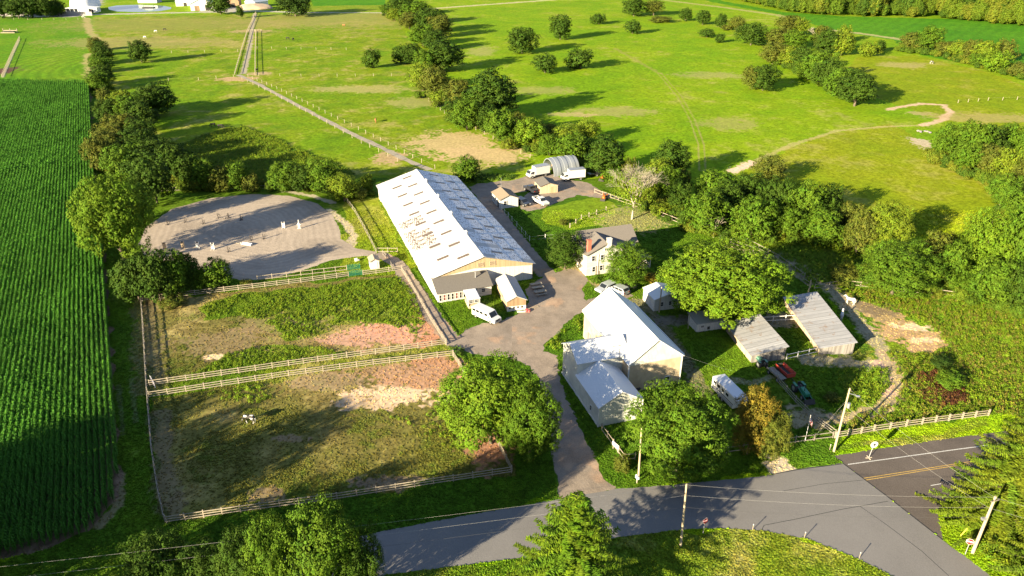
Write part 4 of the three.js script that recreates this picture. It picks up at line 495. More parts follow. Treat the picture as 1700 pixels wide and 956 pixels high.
// small cabin, stable shed
{
  const [x, z] = G(787, 512), b = thing('cabin', 'tiny cabin with a white roof and glazed front beside the white van', 'cabin', x, z, 16 * deg);
  part('base', bx(2.1, 0.9, 3.4, 0, 0.5, -1.7), M.paleBoards, b); part('wall', bx(1.9, 1.3, 3.2, 0, 1.5, -1.7), M.brownBoards, b); part('roof', [bx(2.5, 0.14, 3.9, 0, 2.28, -1.7, 0, 0.03), bx(2.2, 0.1, 3.6, 0, 2.38, -1.7, 0, 0.03)], M.metalRoof, b);
  for (const s of [-0.5, 0.5]) windowIn(b, 0.7, 0.7, s, 1.6, 0.0); windowIn(b, 0.8, 0.7, -0.98, 1.6, -1.2, -Math.PI / 2); for (const s of [-1, 1]) part('post', bx(0.1, 1.5, 0.1, s * 1.12, 1.5, 0.12), M.white, b);
  part('steps', [bx(0.9, 0.2, 0.6, 0, 0.1, 0.3), bx(0.9, 0.2, 0.3, 0, 0.3, 0.2)], M.wood, b);
}
{
  const b = thing('shed', 'narrow grey roofed wooden shed beside the picnic tables', 'shed', 0.85, -122.85, 13.4 * deg), w = 3.7, d = 9.6;
  walls(b, w, d, 2.2, 3.1, M.tanBoards); gableRoof(b, w, d, 2.2, 3.1, 0.25, (() => { const m = mottled(512, 256, [0.42, 0.41, 0.39], [0.30, 0.29, 0.275], 12, 40, 0.8); m.map.repeat.set(0.2, 0.2); return m; })());
  { const s = new THREE.Shape([[-w / 2, 1.05], [w / 2, 1.05], [w / 2, 2.15], [0, 3.05], [-w / 2, 2.15]].map(p => new THREE.Vector2(...p))), g = new THREE.ExtrudeGeometry(s, { depth: 0.04, bevelEnabled: false }); g.translate(0, 0, 0.004); part('gable_boards', g, M.brownBoards, b); part('lower_wall', bx(w + 0.02, 1.03, 0.05, 0, 0.52, 0.03), M.white, b); }
  for (let i = 0; i < 4; i++) part('opening', bx(0.38, 0.42, 0.05, -1.3 + i * 0.8, 0.72, 0.045), M.dark, b); part('window', bx(0.04, 0.5, 0.5, -w / 2 - 0.02, 1.4, -4), M.dark, b);
}
{ const [x, z] = G(874, 517), t = thing('toy_pile', 'small red and white plastic toys beside the wooden shed', 'toys', x, z); part('tub', [cyl(0.3, 0.26, 0.5, 0, 0.25, 0, 12), cyl(0.22, 0.22, 0.35, 0.5, 0.18, 0.1, 12)], mat(0.55, 0.1, 0.1, 0.5), t); part('board', bx(1.6, 0.12, 0.4, -1.0, 0.12, 0.25, 0.1), M.white, t); }
// white barn
{
  const az = -17.5, b = thing('white_barn', 'large white barn of three joined gabled wings beside the driveway', 'barn', 22.65, -97.1, -az * deg), w = 9.2, d = 18.2, eave = 5.5, ridge = 9.1;
  walls(b, w, d, eave, ridge, M.tanWall); const gable = (W, h0, e, r, z, m, name, x = 0) => { const s = new THREE.Shape([[-W / 2, h0], [W / 2, h0], [W / 2, e], [0, r], [-W / 2, e]].map(p => new THREE.Vector2(...p))), g = new THREE.ExtrudeGeometry(s, { depth: 0.04, bevelEnabled: false }); g.translate(x, 0, z); return part(name, g, m, b); };
  gable(w - 0.04, eave - 0.35, eave, ridge, 0.004, M.metalWall, 'gable_cladding');
  gableRoof(b, w, d, eave, ridge, 0.3, M.metalRoof); part('corner_trim', [bx(0.16, eave, 0.16, w / 2 + 0.03, eave / 2, 0.03), bx(0.16, eave, 0.16, -w / 2 - 0.03, eave / 2, 0.03)], M.white, b);
  part('gutter', [bx(0.16, 0.14, d, w / 2 + 0.4, eave - 0.1, -d / 2), bx(0.16, 0.14, d - 8.4, -w / 2 - 0.4, eave - 0.1, -d / 2 - 4.2)], M.white, b); windowIn(b, 0.85, 1.2, 2.3, 1.3, 0.06, 0, M.white, M.darkGlass); part('bin', bx(0.7, 0.8, 0.5, -2.8, 0.4, 0.4), M.dark, b);
  // cross wing: ridge along x
  const xl = -12.3, xr = -4.55, zn = -2.3, zf = -8.5, e2 = 5.7, r2 = 7.5, W2 = zn - zf, zc = (zn + zf) / 2;
  { const s = new THREE.Shape([[-W2 / 2, 0], [W2 / 2, 0], [W2 / 2, e2], [0, r2], [-W2 / 2, e2]].map(p => new THREE.Vector2(...p))), g = new THREE.ExtrudeGeometry(s, { depth: xr - xl, bevelEnabled: false }); g.rotateY(Math.PI / 2); g.translate(xl, 0, zc); part('wing_wall', g, M.metalWall, b);
    const k = (r2 - e2) / (W2 / 2), o = 0.25, e = e2 - k * o + 0.14, r = r2 + 0.14, A = xl - o, B = xr + 1.2; part('wing_roof', [slab([A, r, zc], [B, r, zc], [B, e, zn + o], [A, e, zn + o], -0.12), slab([B, r, zc], [A, r, zc], [A, e, zf - o], [B, e, zf - o], -0.12)], M.metalRoof, b); }
  // front wing
  const xc = (-12.4 - 5.4) / 2, W3 = 7.0, d3 = 8.75, e3 = 3.5, r3 = 5.6, z3 = 6.5;
  walls(b, W3, d3, e3, r3, M.metalWall, 'wing_wall', xc, z3); gableRoof(b, W3, d3, e3, r3, 0.22, M.metalRoof, 0.12, xc, z3 - 0.0, 'wing_roof');
  part('corner_trim', [bx(0.14, e3, 0.14, xc - W3 / 2 - 0.03, e3 / 2, z3 + 0.03), bx(0.14, e3, 0.14, xc + W3 / 2 + 0.03, e3 / 2, z3 + 0.03)], M.white, b); part('base_board', bx(0.08, 0.35, 14.9, -12.44, 0.18, -0.98), M.white, b);
  windowIn(b, 0.5, 0.9, -12.45, 1.5, 3.6, -Math.PI / 2, M.white, M.darkGlass); windowIn(b, 0.6, 1.0, -12.36, 1.2, -7.6, -Math.PI / 2, M.white, M.darkGlass); part('mast', [cyl(0.04, 0.04, 2.6, -5.6, 7.0, -1.7, 6), bx(1.5, 0.06, 0.06, -6.2, 8.1, -1.7)], M.dark, b);
  part('door', bx(0.05, 2.2, 1.3, -4.66, 1.1, -15.5), M.greyBoards, b);
}
// farmhouse: near left corner of the wing at the origin
{
  const b = thing('farmhouse', 'cream farmhouse with grey shingle roofs and two chimneys', 'house', 15.4, -137.7, 18 * deg);
  const main = { x0: 1, x1: 13.1, z0: -3.5, z1: -10.4, e: 4.9, r: 7.3 }, Wm = main.z0 - main.z1, zc = (main.z0 + main.z1) / 2;
  { const s = new THREE.Shape([[-Wm / 2, 0], [Wm / 2, 0], [Wm / 2, main.e], [0, main.r], [-Wm / 2, main.e]].map(p => new THREE.Vector2(...p))), g = new THREE.ExtrudeGeometry(s, { depth: main.x1 - main.x0, bevelEnabled: false }); g.rotateY(Math.PI / 2); g.translate(main.x0, 0, zc); part('wall', g, M.cream, b);
    const k = (main.r - main.e) / (Wm / 2), o = 0.4, e = main.e - k * o + 0.14, r = main.r + 0.14, A = main.x0 - o, B = main.x1 + o; part('roof', [slab([A, r, zc], [B, r, zc], [B, e, main.z0 + o], [A, e, main.z0 + o], -0.14), slab([B, r, zc], [A, r, zc], [A, e, main.z1 - o], [B, e, main.z1 - o], -0.14)], M.houseShingle, b); }
  walls(b, 9, 5, 4.9, 6.95, M.cream, 'wing_wall', 4.6, 0); gableRoof(b, 9, 6.4, 4.9, 6.95, 0.35, M.houseShingle, 0.14, 4.6, 0, 'wing_roof');
  part('chimney', [bx(0.75, 3.4, 0.75, 0.9, 6.1, -0.9), bx(0.9, 0.18, 0.9, 0.9, 7.75, -0.9)], M.brick, b).userData.label = 'red brick chimney'; part('chimney', [bx(0.85, 2.0, 0.75, 5.0, 7.0, 0.05), bx(0.98, 0.15, 0.88, 5.0, 8.0, 0.05)], M.cream, b).userData.label = 'white painted chimney';
  for (const [x, y] of [[1.6, 3.9], [3.6, 3.9], [1.8, 1.4], [3.5, 1.5], [4.3, 5.6], [6.4, 3.9], [6.4, 1.4]]) windowIn(b, y > 5 ? 0.5 : 0.75, y > 5 ? 0.6 : 1.15, x, y, 0.05, 0, M.white, M.darkGlass);
  windowIn(b, 0.8, 1.2, 13.15, 3.8, -6, Math.PI / 2, M.white, M.darkGlass); windowIn(b, 0.8, 1.2, 11.5, 3.8, -3.45, 0, M.white, M.darkGlass); part('downpipe', cyl(0.05, 0.05, 4.6, 2.7, 2.4, 0.1, 6), M.white, b);
  part('porch_roof', slab([9.3, 3.25, 0.9], [9.3, 3.25, -3.4], [15.0, 2.5, -3.4], [15.0, 2.5, 0.9], -0.12), M.houseShingle, b); part('porch_floor', bx(5.2, 0.35, 3.9, 12.1, 0.18, -1.3), M.wood, b); for (const [x, z] of [[14.7, 0.6], [14.7, -3.1], [12, 0.6]]) part('porch_post', bx(0.14, 2.4, 0.14, x, 1.45, z), M.white, b); part('porch_rail', bx(0.06, 0.7, 3.5, 14.7, 0.7, -1.25), M.white, b);
  part('door', bx(0.9, 2.0, 0.06, 2.7, 1.05, 0.04), mat(0.25, 0.2, 0.15, 0.7), b);
}
// single-slope run-in sheds at the right: low edge left, high edge right
function runIn(x, z, turn, w, d, low, high, label) {
  const b = thing('run_in_shed', label, 'shed', x, z, turn), s = new THREE.Shape([[0, 0], [w, 0], [w, high], [0, low]].map(p => new THREE.Vector2(...p)));
  for (const zz of [0, -d + 0.1]) { const g = new THREE.ExtrudeGeometry(s, { depth: 0.1, bevelEnabled: false }); g.translate(0, 0, zz - 0.1); part('end_wall', g, M.greyBoards, b); }
  part('low_wall', bx(0.1, low, d - 0.24, 0.05, low / 2, -d / 2), M.paleBoards, b); const n = Math.round(d / 3.6); for (let i = 0; i <= n; i++) part('post', bx(0.16, high - 0.05, 0.16, w - 0.1, (high - 0.05) / 2, -0.25 - (d - 0.5) * i / n), M.greyFence, b);
  const k = (high - low) / w, o = 0.3; part('roof', slab([w + o, high + k * o + 0.1, -d - o], [w + o, high + k * o + 0.1, o], [-o, low - k * o + 0.1, o], [-o, low - k * o + 0.1, -d - o], -0.06), M.oldMetal, b); part('fascia', bx(0.06, 0.16, d + 0.6, -0.33, low - 0.02, -d / 2), M.paleBoards, b); return b;
}
runIn(40.5, -104.6, 8 * deg, 6.0, 10.8, 1.5, 2.7, 'grey board run-in shed with a rusty metal roof under the large tree');
runIn(53.0, -107.2, 0, 5.8, 18.3, 1.35, 2.45, 'long low run-in shed with a pale metal roof beside the weedy paddock');
{ // white outbuilding and low shed
  const b = thing('outbuilding', 'square white outbuilding with a white roof beside the very large tree', 'outbuilding', 29.7, -123.2, 15 * deg); walls(b, 5.4, 5, 2.5, 3.3, M.whiteWall); gableRoof(b, 5.4, 5, 2.5, 3.3, 0.2, mat(0.62, 0.63, 0.64, 0.6)); for (const x of [-1.1, 0.6, 1.5]) windowIn(b, 0.6, 0.9, x, 1.4, 0.05, 0, M.white, M.darkGlass); part('door', bx(0.04, 1.9, 0.8, -2.73, 0.96, -2), mat(0.5, 0.5, 0.5, 0.7), b);
  const s = thing('outbuilding', 'low white shed with a grey roof left of the run-in sheds', 'outbuilding', 36.4, -115.4, 14 * deg); walls(s, 6, 3.4, 1.74, 1.75, M.whiteWall); part('roof', slab([3.2, 2.2, -3.6], [3.2, 1.86, 0.25], [-3.2, 1.86, 0.25], [-3.2, 2.2, -3.6], -0.1), mat(0.26, 0.26, 0.27, 0.85), s); part('back_wall', bx(5.9, 0.42, 0.1, 0, 1.95, -3.3), M.whiteWall, s);
  windowIn(s, 0.7, 0.45, -1.9, 1.1, 0.05, 0, M.white, M.darkGlass); part('opening', bx(0.5, 0.6, 0.04, -0.6, 0.6, 0.03), M.dark, s); part('meter_box', bx(0.9, 1.2, 0.5, 3.3, 0.9, -0.2), M.steel, s);
}
{ // buildings of the upper yard
  const [gx, gz] = at2(2.5, 0, -20, [-3.1, -176.9]), b = thing('garage', 'small white garage with a brown roof beside the long riding hall', 'garage', gx, gz, 20 * deg); walls(b, 5, 6.3, 2.4, 3.4, M.whiteWall); gableRoof(b, 5, 6.3, 2.4, 3.4, 0.25, (() => { const m = mottled(256, 256, [0.26, 0.20, 0.13], [0.18, 0.14, 0.10], 6, 3, 0.95); m.map.repeat.set(0.3, 0.3); return m; })()); windowIn(b, 0.8, 1.1, -1.1, 1.4, 0.05, 0, M.white, M.darkGlass); windowIn(b, 0.7, 0.9, -2.55, 1.4, -4.4, -Math.PI / 2, M.white, M.darkGlass); part('door', bx(0.05, 2.0, 0.9, -2.53, 1.0, -1.4), M.dark, b); part('mast', cyl(0.04, 0.04, 3, 0, 4.6, -6.2, 6), M.steel, b);
  const [hx, hz] = at2(2.6, 0, -15, G(896, 322)), h = thing('shed', 'tan board shed with a brown roof in front of the arched shelter', 'shed', hx, hz, 15 * deg); walls(h, 5, 5.2, 2.1, 2.9, M.paleBoards); gableRoof(h, 5, 5.2, 2.1, 2.9, 0.25, M.shingle); part('door', bx(1.6, 1.8, 0.05, 1.2, 0.92, 0.03), M.tanBoards, h);
  const q = thing('arched_shelter', 'arched ribbed metal shelter behind the parked box trucks', 'shelter', ...G(919, 293), 0); q.rotation.y = -(67 - 90) * deg; const R = 3.9, D = 8.4, seg = 7;
  for (let i = 0; i < seg; i++) { const s = new THREE.Shape(); s.absarc(0, 0, R + (i % 2 ? 0.12 : 0), 0, Math.PI, false); const hole = [...Array(19)].map((_, k) => { const a = Math.PI - k * Math.PI / 18; return new THREE.Vector2(Math.cos(a) * (R - 0.1), Math.sin(a) * (R - 0.1)); }); hole.forEach(v => s.lineTo(v.x, v.y)); const g = new THREE.ExtrudeGeometry(s, { depth: D / seg - 0.05, bevelEnabled: true, bevelSize: 0.06, bevelThickness: 0.02, bevelSegments: 1, curveSegments: 18 }); g.scale(1, 1.08, 1); g.rotateY(Math.PI / 2); g.translate(i * D / seg, 0, -3.6); part('roof_rib', g, mat(0.26, 0.28, 0.30, 0.45, { metalness: 0.3 }), q); }
  part('hay_bales', [bx(2, 1.2, 1.1, 3, 0.6, -5), bx(2, 1.2, 1.1, 3, 1.8, -5)], mat(0.36, 0.22, 0.12, 1), q); part('end_wall', (() => { const s = new THREE.Shape(); s.absarc(0, 0, R - 0.15, 0, Math.PI, false); const g = new THREE.ExtrudeGeometry(s, { depth: 0.06, bevelEnabled: false }); g.scale(1, 1.08, 1); g.rotateY(Math.PI / 2); g.translate(D - 0.3, 0, -3.6); return g; })(), M.steel, q);
  const [kx, kz] = G(623, 447), k = thing('small_shed', 'little white hut beside the riding arena gate', 'hut', kx, kz, 18 * deg); walls(k, 1.9, 2.4, 1.9, 2.4, M.whiteWall); gableRoof(k, 1.9, 2.4, 1.9, 2.4, 0.2, mat(0.34, 0.27, 0.19, 0.9)); part('door', bx(0.7, 1.6, 0.04, 0.2, 0.82, 0.03), M.white, k);
}
// the far farm at the top edge
{
  const far = (name, label, px, py, w, d, e, r, turn, wall, roof) => { const b = thing(name, label, 'building', ...G(px, py), turn); walls(b, w, d, e, r, wall); gableRoof(b, w, d, e, r, 0.4, roof); return b; };
  const wh = mat(0.70, 0.70, 0.68, 0.6), rf = mat(0.62, 0.64, 0.62, 0.6);
  const a = far('far_barn', 'far white barn behind the dark tree at the top edge', 337, 17.5, 17, 40, 5, 9, 0.35, wh, mat(0.44, 0.55, 0.46, 0.6)); part('door', bx(4, 4, 0.1, 4, 2, 0.06), M.dark, a); part('door', bx(3.5, 3.6, 0.1, -4, 1.8, 0.06), M.brownBoards, a);
  const c = far('far_shed', 'far low white shed left of the far white barn', 308, 10, 14, 12, 4, 5.5, 0.3, wh, rf); part('door', bx(2.5, 2.6, 0.1, 0, 1.3, 0.06), M.dark, c); const h = far('far_house', 'far white house at the top edge right of the slim tree', 416, 12, 11, 14, 4, 7.5, -0.5, wh, rf); windowIn(h, 1.4, 1.6, -2.5, 2.2, 0.06); windowIn(h, 1.4, 1.6, 2.5, 2.2, 0.06); const e = far('far_shed', 'far red-brown shed between the dark tree and the slim tree', 388, 12, 9, 9, 5, 7, 0.1, M.brownBoards, M.shingle); part('door', bx(2.6, 3, 0.1, 0, 1.5, 0.06), M.dark, e);
  const d = far('far_shed', 'far low shed right of the dome greenhouse', 146, 21, 14, 7, 3.4, 4.2, 0.1, wh, rf); part('door', bx(2.5, 2.4, 0.1, 3, 1.2, 0.06), M.dark, d);
  const [x, z] = G(130, 21), t = thing('greenhouse', 'far white dome greenhouse at the top left', 'greenhouse', x, z); const dome = new THREE.SphereGeometry(10, 24, 10, 0, Math.PI * 2, 0, Math.PI / 2); dome.scale(1.05, 1.15, 1.2); dome.translate(0, 3.2, -13); part('dome', dome, mat(0.66, 0.67, 0.68, 0.5), t); part('front_wall', bx(20, 3.4, 0.4, 0.5, 1.7, -0.4), mat(0.5, 0.52, 0.53, 0.5), t); for (let i = 0; i < 6; i++) part('window', bx(2.6, 2.4, 0.1, -7.4 + i * 3.1, 1.7, -0.14), M.glass, t); part('side_wall', bx(20, 3.2, 12, 0.5, 1.6, -6.8), wh, t);
  const [sx, sz] = G(245, 5), s = thing('far_shed', 'far grey shed behind the pond', 'building', sx, sz); walls(s, 16, 10, 4, 6, mat(0.4, 0.42, 0.42, 0.7)); gableRoof(s, 16, 10, 4, 6, 0.4, mat(0.36, 0.44, 0.48, 0.6)); const [ix, iz] = G(247, 13), isl = thing('pond_fountain', 'dark floating platform in the far pond', 'platform', ix, iz); part('float', bx(9, 0.5, 4, 0, 0.3, 0), M.dark, isl); part('frame', [bx(8, 0.2, 0.2, 0, 2, 0), bx(0.2, 2, 0.2, -4, 1.2, 0), bx(0.2, 2, 0.2, 4, 1.2, 0)], M.green, isl);
  const [wx, wz] = G(42, 28), wl = thing('low_wall', 'long low pale wall under the dark trees at the top left', 'wall', wx, wz - 8); part('wall', bx(150, 2.4, 0.6, -30, 1.2, 0), mat(0.34, 0.31, 0.30, 0.8), wl); part('coping', bx(150.4, 0.2, 0.9, -30, 2.5, 0), mat(0.42, 0.39, 0.37, 0.8), wl);
  const [ax, az] = G(424, 14), soil = single('earth_heap', (() => { const g = new THREE.SphereGeometry(1, 20, 10, 0, 6.283, 0, 1.5708); const p = g.attributes.position; for (let i = 0; i < p.count; i++) { const v = 0.8 + 0.45 * vn(p.getX(i) * 3 + 9, p.getZ(i) * 3 + p.getY(i)); p.setXYZ(i, p.getX(i) * v * 13, p.getY(i) * v * 3.4, p.getZ(i) * v * 8); } g.computeVertexNormals(); return g; })(), mat(0.36, 0.27, 0.18, 1), 'tan heap of earth beside the far white house', 'earth heap', undefined, ax, az); void soil;
}
console.log('buildings');
// ---------- fences ----------
function fence(label, pts, { gap = 2.5, h = 1.25, rails = 3, post = 0.12, m = M.fence, railH = 0.115, top = 1.1, name = 'board_fence', wire = false, group } = {}) {
  const g = pts.map(([a, b]) => G(a, b)), f = thing(name, label, 'fence', g[0][0], g[0][1], 0, group), all = [];
  for (let i = 1; i < g.length; i++) { const [ax, az] = g[i - 1], [cx, cz] = g[i], L = Math.hypot(cx - ax, cz - az), n = Math.max(1, Math.round(L / gap)); for (let k = i > 1 ? 1 : 0; k <= n; k++) all.push([ax + (cx - ax) * k / n - g[0][0], az + (cz - az) * k / n - g[0][1]]); }
  all.forEach(([x, z], i) => {
    const lean = (rnd() - 0.5) * 0.05, hh = h * (0.96 + 0.08 * rnd()); bar('post', m, f, post, hh + 0.1, post, x, hh / 2 - 0.05, z, rnd() * 0.2, lean, lean);
    if (i) { const [px, pz] = all[i - 1], dx = x - px, dz = z - pz, L = Math.hypot(dx, dz), turn = Math.atan2(-dz, dx), nx = -dz / L, nz = dx / L, o = post / 2 + 0.02; for (let k = 0; k < rails; k++) { const y = rails === 1 ? top : 0.3 + (top - 0.3) * k / (rails - 1); bar(wire ? 'wire' : 'rail', m, f, L - 0.01, wire ? 0.012 : railH, wire ? 0.012 : 0.045, (x + px) / 2 + nx * o, y + (rnd() - 0.5) * 0.04, (z + pz) / 2 + nz * o, turn, 0, (rnd() - 0.5) * 0.02); } }
  });
  return f;
}
const grey = { m: M.greyFence }, white = { m: M.white, rails: 2, gap: 2.4, post: 0.12 };
fence('board fence along the top of the upper paddock', [[237, 500], [300, 493], [420, 479], [500, 469.5], [579, 459]]); fence('short board fence right of the green gate', [[603, 457], [667, 449]]);
fence('second board fence behind the top paddock fence beside the riding arena', [[428, 466], [500, 457.5], [576, 449]], { rails: 2 }); fence('board fence along the cornfield side of both paddocks', [[236, 503], [240, 560], [245, 640], [248, 680], [254, 750], [264, 815], [275, 866]], grey);
fence('board fence below the upper paddock, upper of the close pair', [[249, 641], [340, 628], [480, 607.5], [600, 591], [740, 572]]); fence('board fence above the lower paddock, lower of the close pair', [[248, 660], [340, 646], [480, 624.5], [620, 606], [752, 591]]);
fence('board fence along the bottom of the lower paddock', [[277, 868], [400, 850], [560, 829], [720, 804], [849, 785]]); fence('board fence between the upper paddock and the gravel lane', [[668, 451], [690, 487], [715, 531], [741, 572]]); fence('board fence at the right side of the lower paddock under the maple', [[753, 592], [772, 622], [800, 678], [832, 748], [850, 783]]);
fence('roadside board fence in front of the weedy paddock', [[1386, 727], [1450, 716], [1530, 704], [1640, 690]], { post: 0.2 }); fence('board fence along the parked farm machinery', [[1290, 634], [1320, 668], [1350, 697], [1386, 724]], grey); fence('low fence behind the yellow-brown tree by the road', [[1206, 752], [1260, 745], [1320, 735], [1382, 727]], { ...grey, rails: 2 });
fence('two-rail fence along the top of the weedy paddock', [[1352, 480], [1400, 473], [1428, 476], [1500, 486], [1560, 489], [1630, 499]], { rails: 2, gap: 3.2 }); fence('single-rail fence running on to the right edge', [[1630, 499], [1643, 508], [1658, 506], [1712, 518]], { rails: 1, gap: 3, top: 0.9 });
fence('rail fence running from the bare tree past the farmhouse lawn', [[987, 320], [1040, 338], [1100, 360], [1180, 392]], { rails: 2, gap: 3 }); fence('rail fence from the dead tangled tree to the run-in sheds', [[1195, 398], [1250, 418], [1300, 446], [1345, 478]], { ...grey, rails: 2, gap: 3 }); fence('second rail fence beside the farm track', [[1230, 398], [1290, 430], [1335, 462]], { ...grey, rails: 2, gap: 3 });
fence('white fence joining the two run-in sheds at the back', [[1262, 535], [1324, 531]], white); fence('white fence joining the two run-in sheds at the front', [[1305, 597], [1360, 585]], white); fence('white rail fence in front of the white barn', [[999, 714], [1018, 740], [1036, 764], [1054, 763]], { m: M.fence, rails: 2, gap: 2 });
fence('rail fence between the riding arena and the long hall', [[574, 332], [590, 353], [606, 382], [618, 405], [625, 420]], { ...grey, rails: 2, gap: 2.6 }); fence('rail fence closing the riding arena entrance', [[628, 419], [660, 419]], { rails: 2, gap: 2.4 }); fence('short fence beside the little white hut', [[636, 423], [648, 437], [652, 450]], { ...grey, rails: 2, gap: 2 });
fence('rail fence behind the oval riding arena', [[268, 318], [350, 315], [440, 314], [520, 316], [560, 322]], { ...grey, rails: 2, gap: 3 }); fence('low post fence across the farmhouse lawn', [[946, 378], [965, 364], [990, 356], [1006, 350]], { m: M.fence, rails: 1, gap: 3, post: 0.2, top: 0.7 });
fence('thin wire fence between the long hall and the lawn', [[832, 348], [850, 367], [866, 385], [879, 400]], { ...white, rails: 2, wire: true, gap: 3 }); fence('thin wire fence across the shaded lawn', [[879, 400], [905, 397], [935, 396]], { ...white, rails: 2, wire: true, gap: 3 });
const wireFar = { rails: 1, wire: true, post: 0.16, h: 1.3, gap: 9, top: 1.1, name: 'wire_fence' };
fence('post fence along the upper side of the dirt lane', [[412, 128], [460, 148], [540, 188], [620, 228], [700, 270], [722, 280]], { ...wireFar, gap: 6 }); fence('post fence along the lower side of the dirt lane', [[402, 132], [450, 155], [530, 198], [600, 238], [660, 268]], { ...wireFar, gap: 7 });
fence('left fence of the narrow lane up the pasture', [[390, 124], [400, 88], [411, 52], [425, 22]], { rails: 2, gap: 5, h: 1.4, post: 0.2, railH: 0.14 }); fence('right fence of the narrow lane up the pasture', [[424, 125], [424, 90], [425, 52]], { rails: 2, gap: 5, h: 1.4, post: 0.2, railH: 0.14 }); fence('fence across the narrow lane at its gate', [[413, 52], [434, 52]], { rails: 2, gap: 4, post: 0.3 });
fence('post and wire fence crossing the pasture left of the lane', [[280, 134], [330, 133], [388, 128]], wireFar); fence('post and wire fence crossing the pasture right of the lane', [[430, 126], [500, 127], [560, 127], [680, 126]], wireFar); fence('far post fence across the upper pasture', [[285, 88], [340, 87], [395, 86]], wireFar); fence('far post fence across the pasture right of the narrow lane', [[427, 81], [500, 82], [575, 83]], wireFar); fence('far post fence along the top left field', [[0, 33], [70, 33], [150, 33]], wireFar); fence('fence down the left of the mown field', [[33, 64], [18, 96], [4, 128]], { rails: 2, gap: 5, h: 1.4, post: 0.25 });
fence('white post fence right of the curved bare track', [[1590, 171], [1640, 167], [1712, 165]], { ...wireFar, m: M.fence, gap: 6 }); fence('fence below the hedgerow between pasture and meadow', [[712, 168], [745, 194], [790, 216], [850, 248], [880, 262]], { ...wireFar, gap: 6 });
{ const [x, z] = G(580, 459), [x1, z1] = G(602, 456.5), t = thing('field_gate', 'green metal field gate in the top paddock fence', 'gate', x, z, Math.atan2(-(z1 - z), x1 - x)), L = Math.hypot(x1 - x, z1 - z); for (let i = 0; i < 6; i++) bar('bar', M.green, t, L, 0.07, 0.06, L / 2, 0.2 + i * 0.21, 0); for (const q of [0.03, 0.5, 0.97]) bar('upright', M.green, t, 0.08, 1.2, 0.08, L * q, 0.72, 0.02);
  const t2 = thing('field_gate', 'green metal gate in the second fence behind the first gate', 'gate', ...G(577, 449), Math.atan2(-(z1 - z), x1 - x)); for (let i = 0; i < 6; i++) bar('bar', M.green, t2, L, 0.07, 0.06, L / 2, 0.2 + i * 0.21, 0); for (const q of [0.03, 0.97]) bar('upright', M.green, t2, 0.08, 1.2, 0.08, L * q, 0.72, 0.02);
  const [a, b] = G(252, 634), [c, d] = G(260, 648), t3 = thing('field_gate', 'open pale gate at the corner between the two paddocks', 'gate', a, b, Math.atan2(-(d - b), c - a)); for (let i = 0; i < 4; i++) bar('bar', mat(0.55, 0.5, 0.5, 0.6), t3, 2.4, 0.07, 0.05, 1.2, 0.25 + i * 0.27, 0); bar('upright', M.white, t3, 0.08, 1.3, 0.08, 0, 0.65, 0.04); bar('brace', M.white, t3, 2.6, 0.07, 0.05, 1.2, 0.65, -0.05, 0, 0, -0.35); }
// ---------- poles and wires ----------
function pole(label, bxp, byp, h, r = 0.16, lean = 0, arms = []) { const [x, z] = G(bxp, byp), t = thing('utility_pole', label, 'utility pole', x, z); part('shaft', rod([0, -0.1, 0], [lean, h, 0], r, r * 0.7, 9), M.poleWood, t); for (const [y, l, a] of arms) { bar('crossarm', M.greyFence, t, l, 0.1, 0.1, lean * y / h, y, 0.16, a); for (const s of [-0.4, 0, 0.4]) part('insulator', cyl(0.05, 0.05, 0.18, lean * y / h + Math.cos(a) * l * s, y + 0.14, 0.16 - Math.sin(a) * l * s, 6), M.glass, t); } return [x + lean, z, h]; }
const p1 = pole('bare wooden utility pole standing on the grass island by the road', 1130, 906, 9.7, 0.15, -0.35, []), p2 = pole('utility pole with a lamp arm beside the weedy paddock fence', 1384, 750, 10.9, 0.17, 0, []), p3 = pole('thick pale utility pole beside the stop sign at the spruces', 1614, 918, 8.9, 0.2, 0.1, [[8.4, 1.2, 0.3]]), p4 = pole('utility pole in front of the white barn by the driveway entrance', 1060, 792, 8.4, 0.15, -0.25);
const p5 = pole('dark utility pole in front of the square white outbuilding', 1094, 518, 5.4, 0.15), p6 = pole('short utility pole behind the long run-in shed', 1341, 490, 3.4, 0.15), p7 = pole('thin grey pole beside the low white shed', 1142, 546, 3.2, 0.08); void p6;
{ const t = scene.getObjectByName('utility_pole_001'); part('lamp_arm', [rod([0, 10.1, 0], [1.0, 9.9, 0.3], 0.04), bx(0.5, 0.14, 0.25, 1.15, 9.85, 0.35)], M.steel, t); part('transformer', cyl(0.22, 0.22, 0.7, 0.3, 8.2, 0.2, 10), M.steel, t); const t3 = scene.getObjectByName('utility_pole_002'); part('bracket', bx(0.5, 0.3, 0.3, -0.35, 5.6, 0.1), M.steel, t3); }
function wire(label, a, b, ya, yb, sag, m = mat(0.34, 0.33, 0.31, 0.6), r = 0.008) { const pts = []; for (let k = 0; k <= 14; k++) { const t = k / 14; pts.push(new THREE.Vector3(a[0] + (b[0] - a[0]) * t, ya + (yb - ya) * t - sag * 4 * t * (1 - t), a[1] + (b[1] - a[1]) * t)); } return single('overhead_wire', new THREE.TubeGeometry(new THREE.CatmullRomCurve3(pts), 28, r, 4), m, label, 'wire', 'overhead wires'); }
const dark = mat(0.05, 0.05, 0.05, 0.6), offL = [-92, -47], offR = [82, -52];
wire('top pale overhead wire from the island pole to the spruce pole', p1, p3, 9.6, 8.8, 0.5); wire('middle pale overhead wire from the island pole to the spruce pole', p1, p3, 8.0, 7.2, 0.5); wire('lowest dark overhead cable from the island pole to the spruce pole', p1, p3, 6.2, 5.8, 0.6, dark, 0.013);
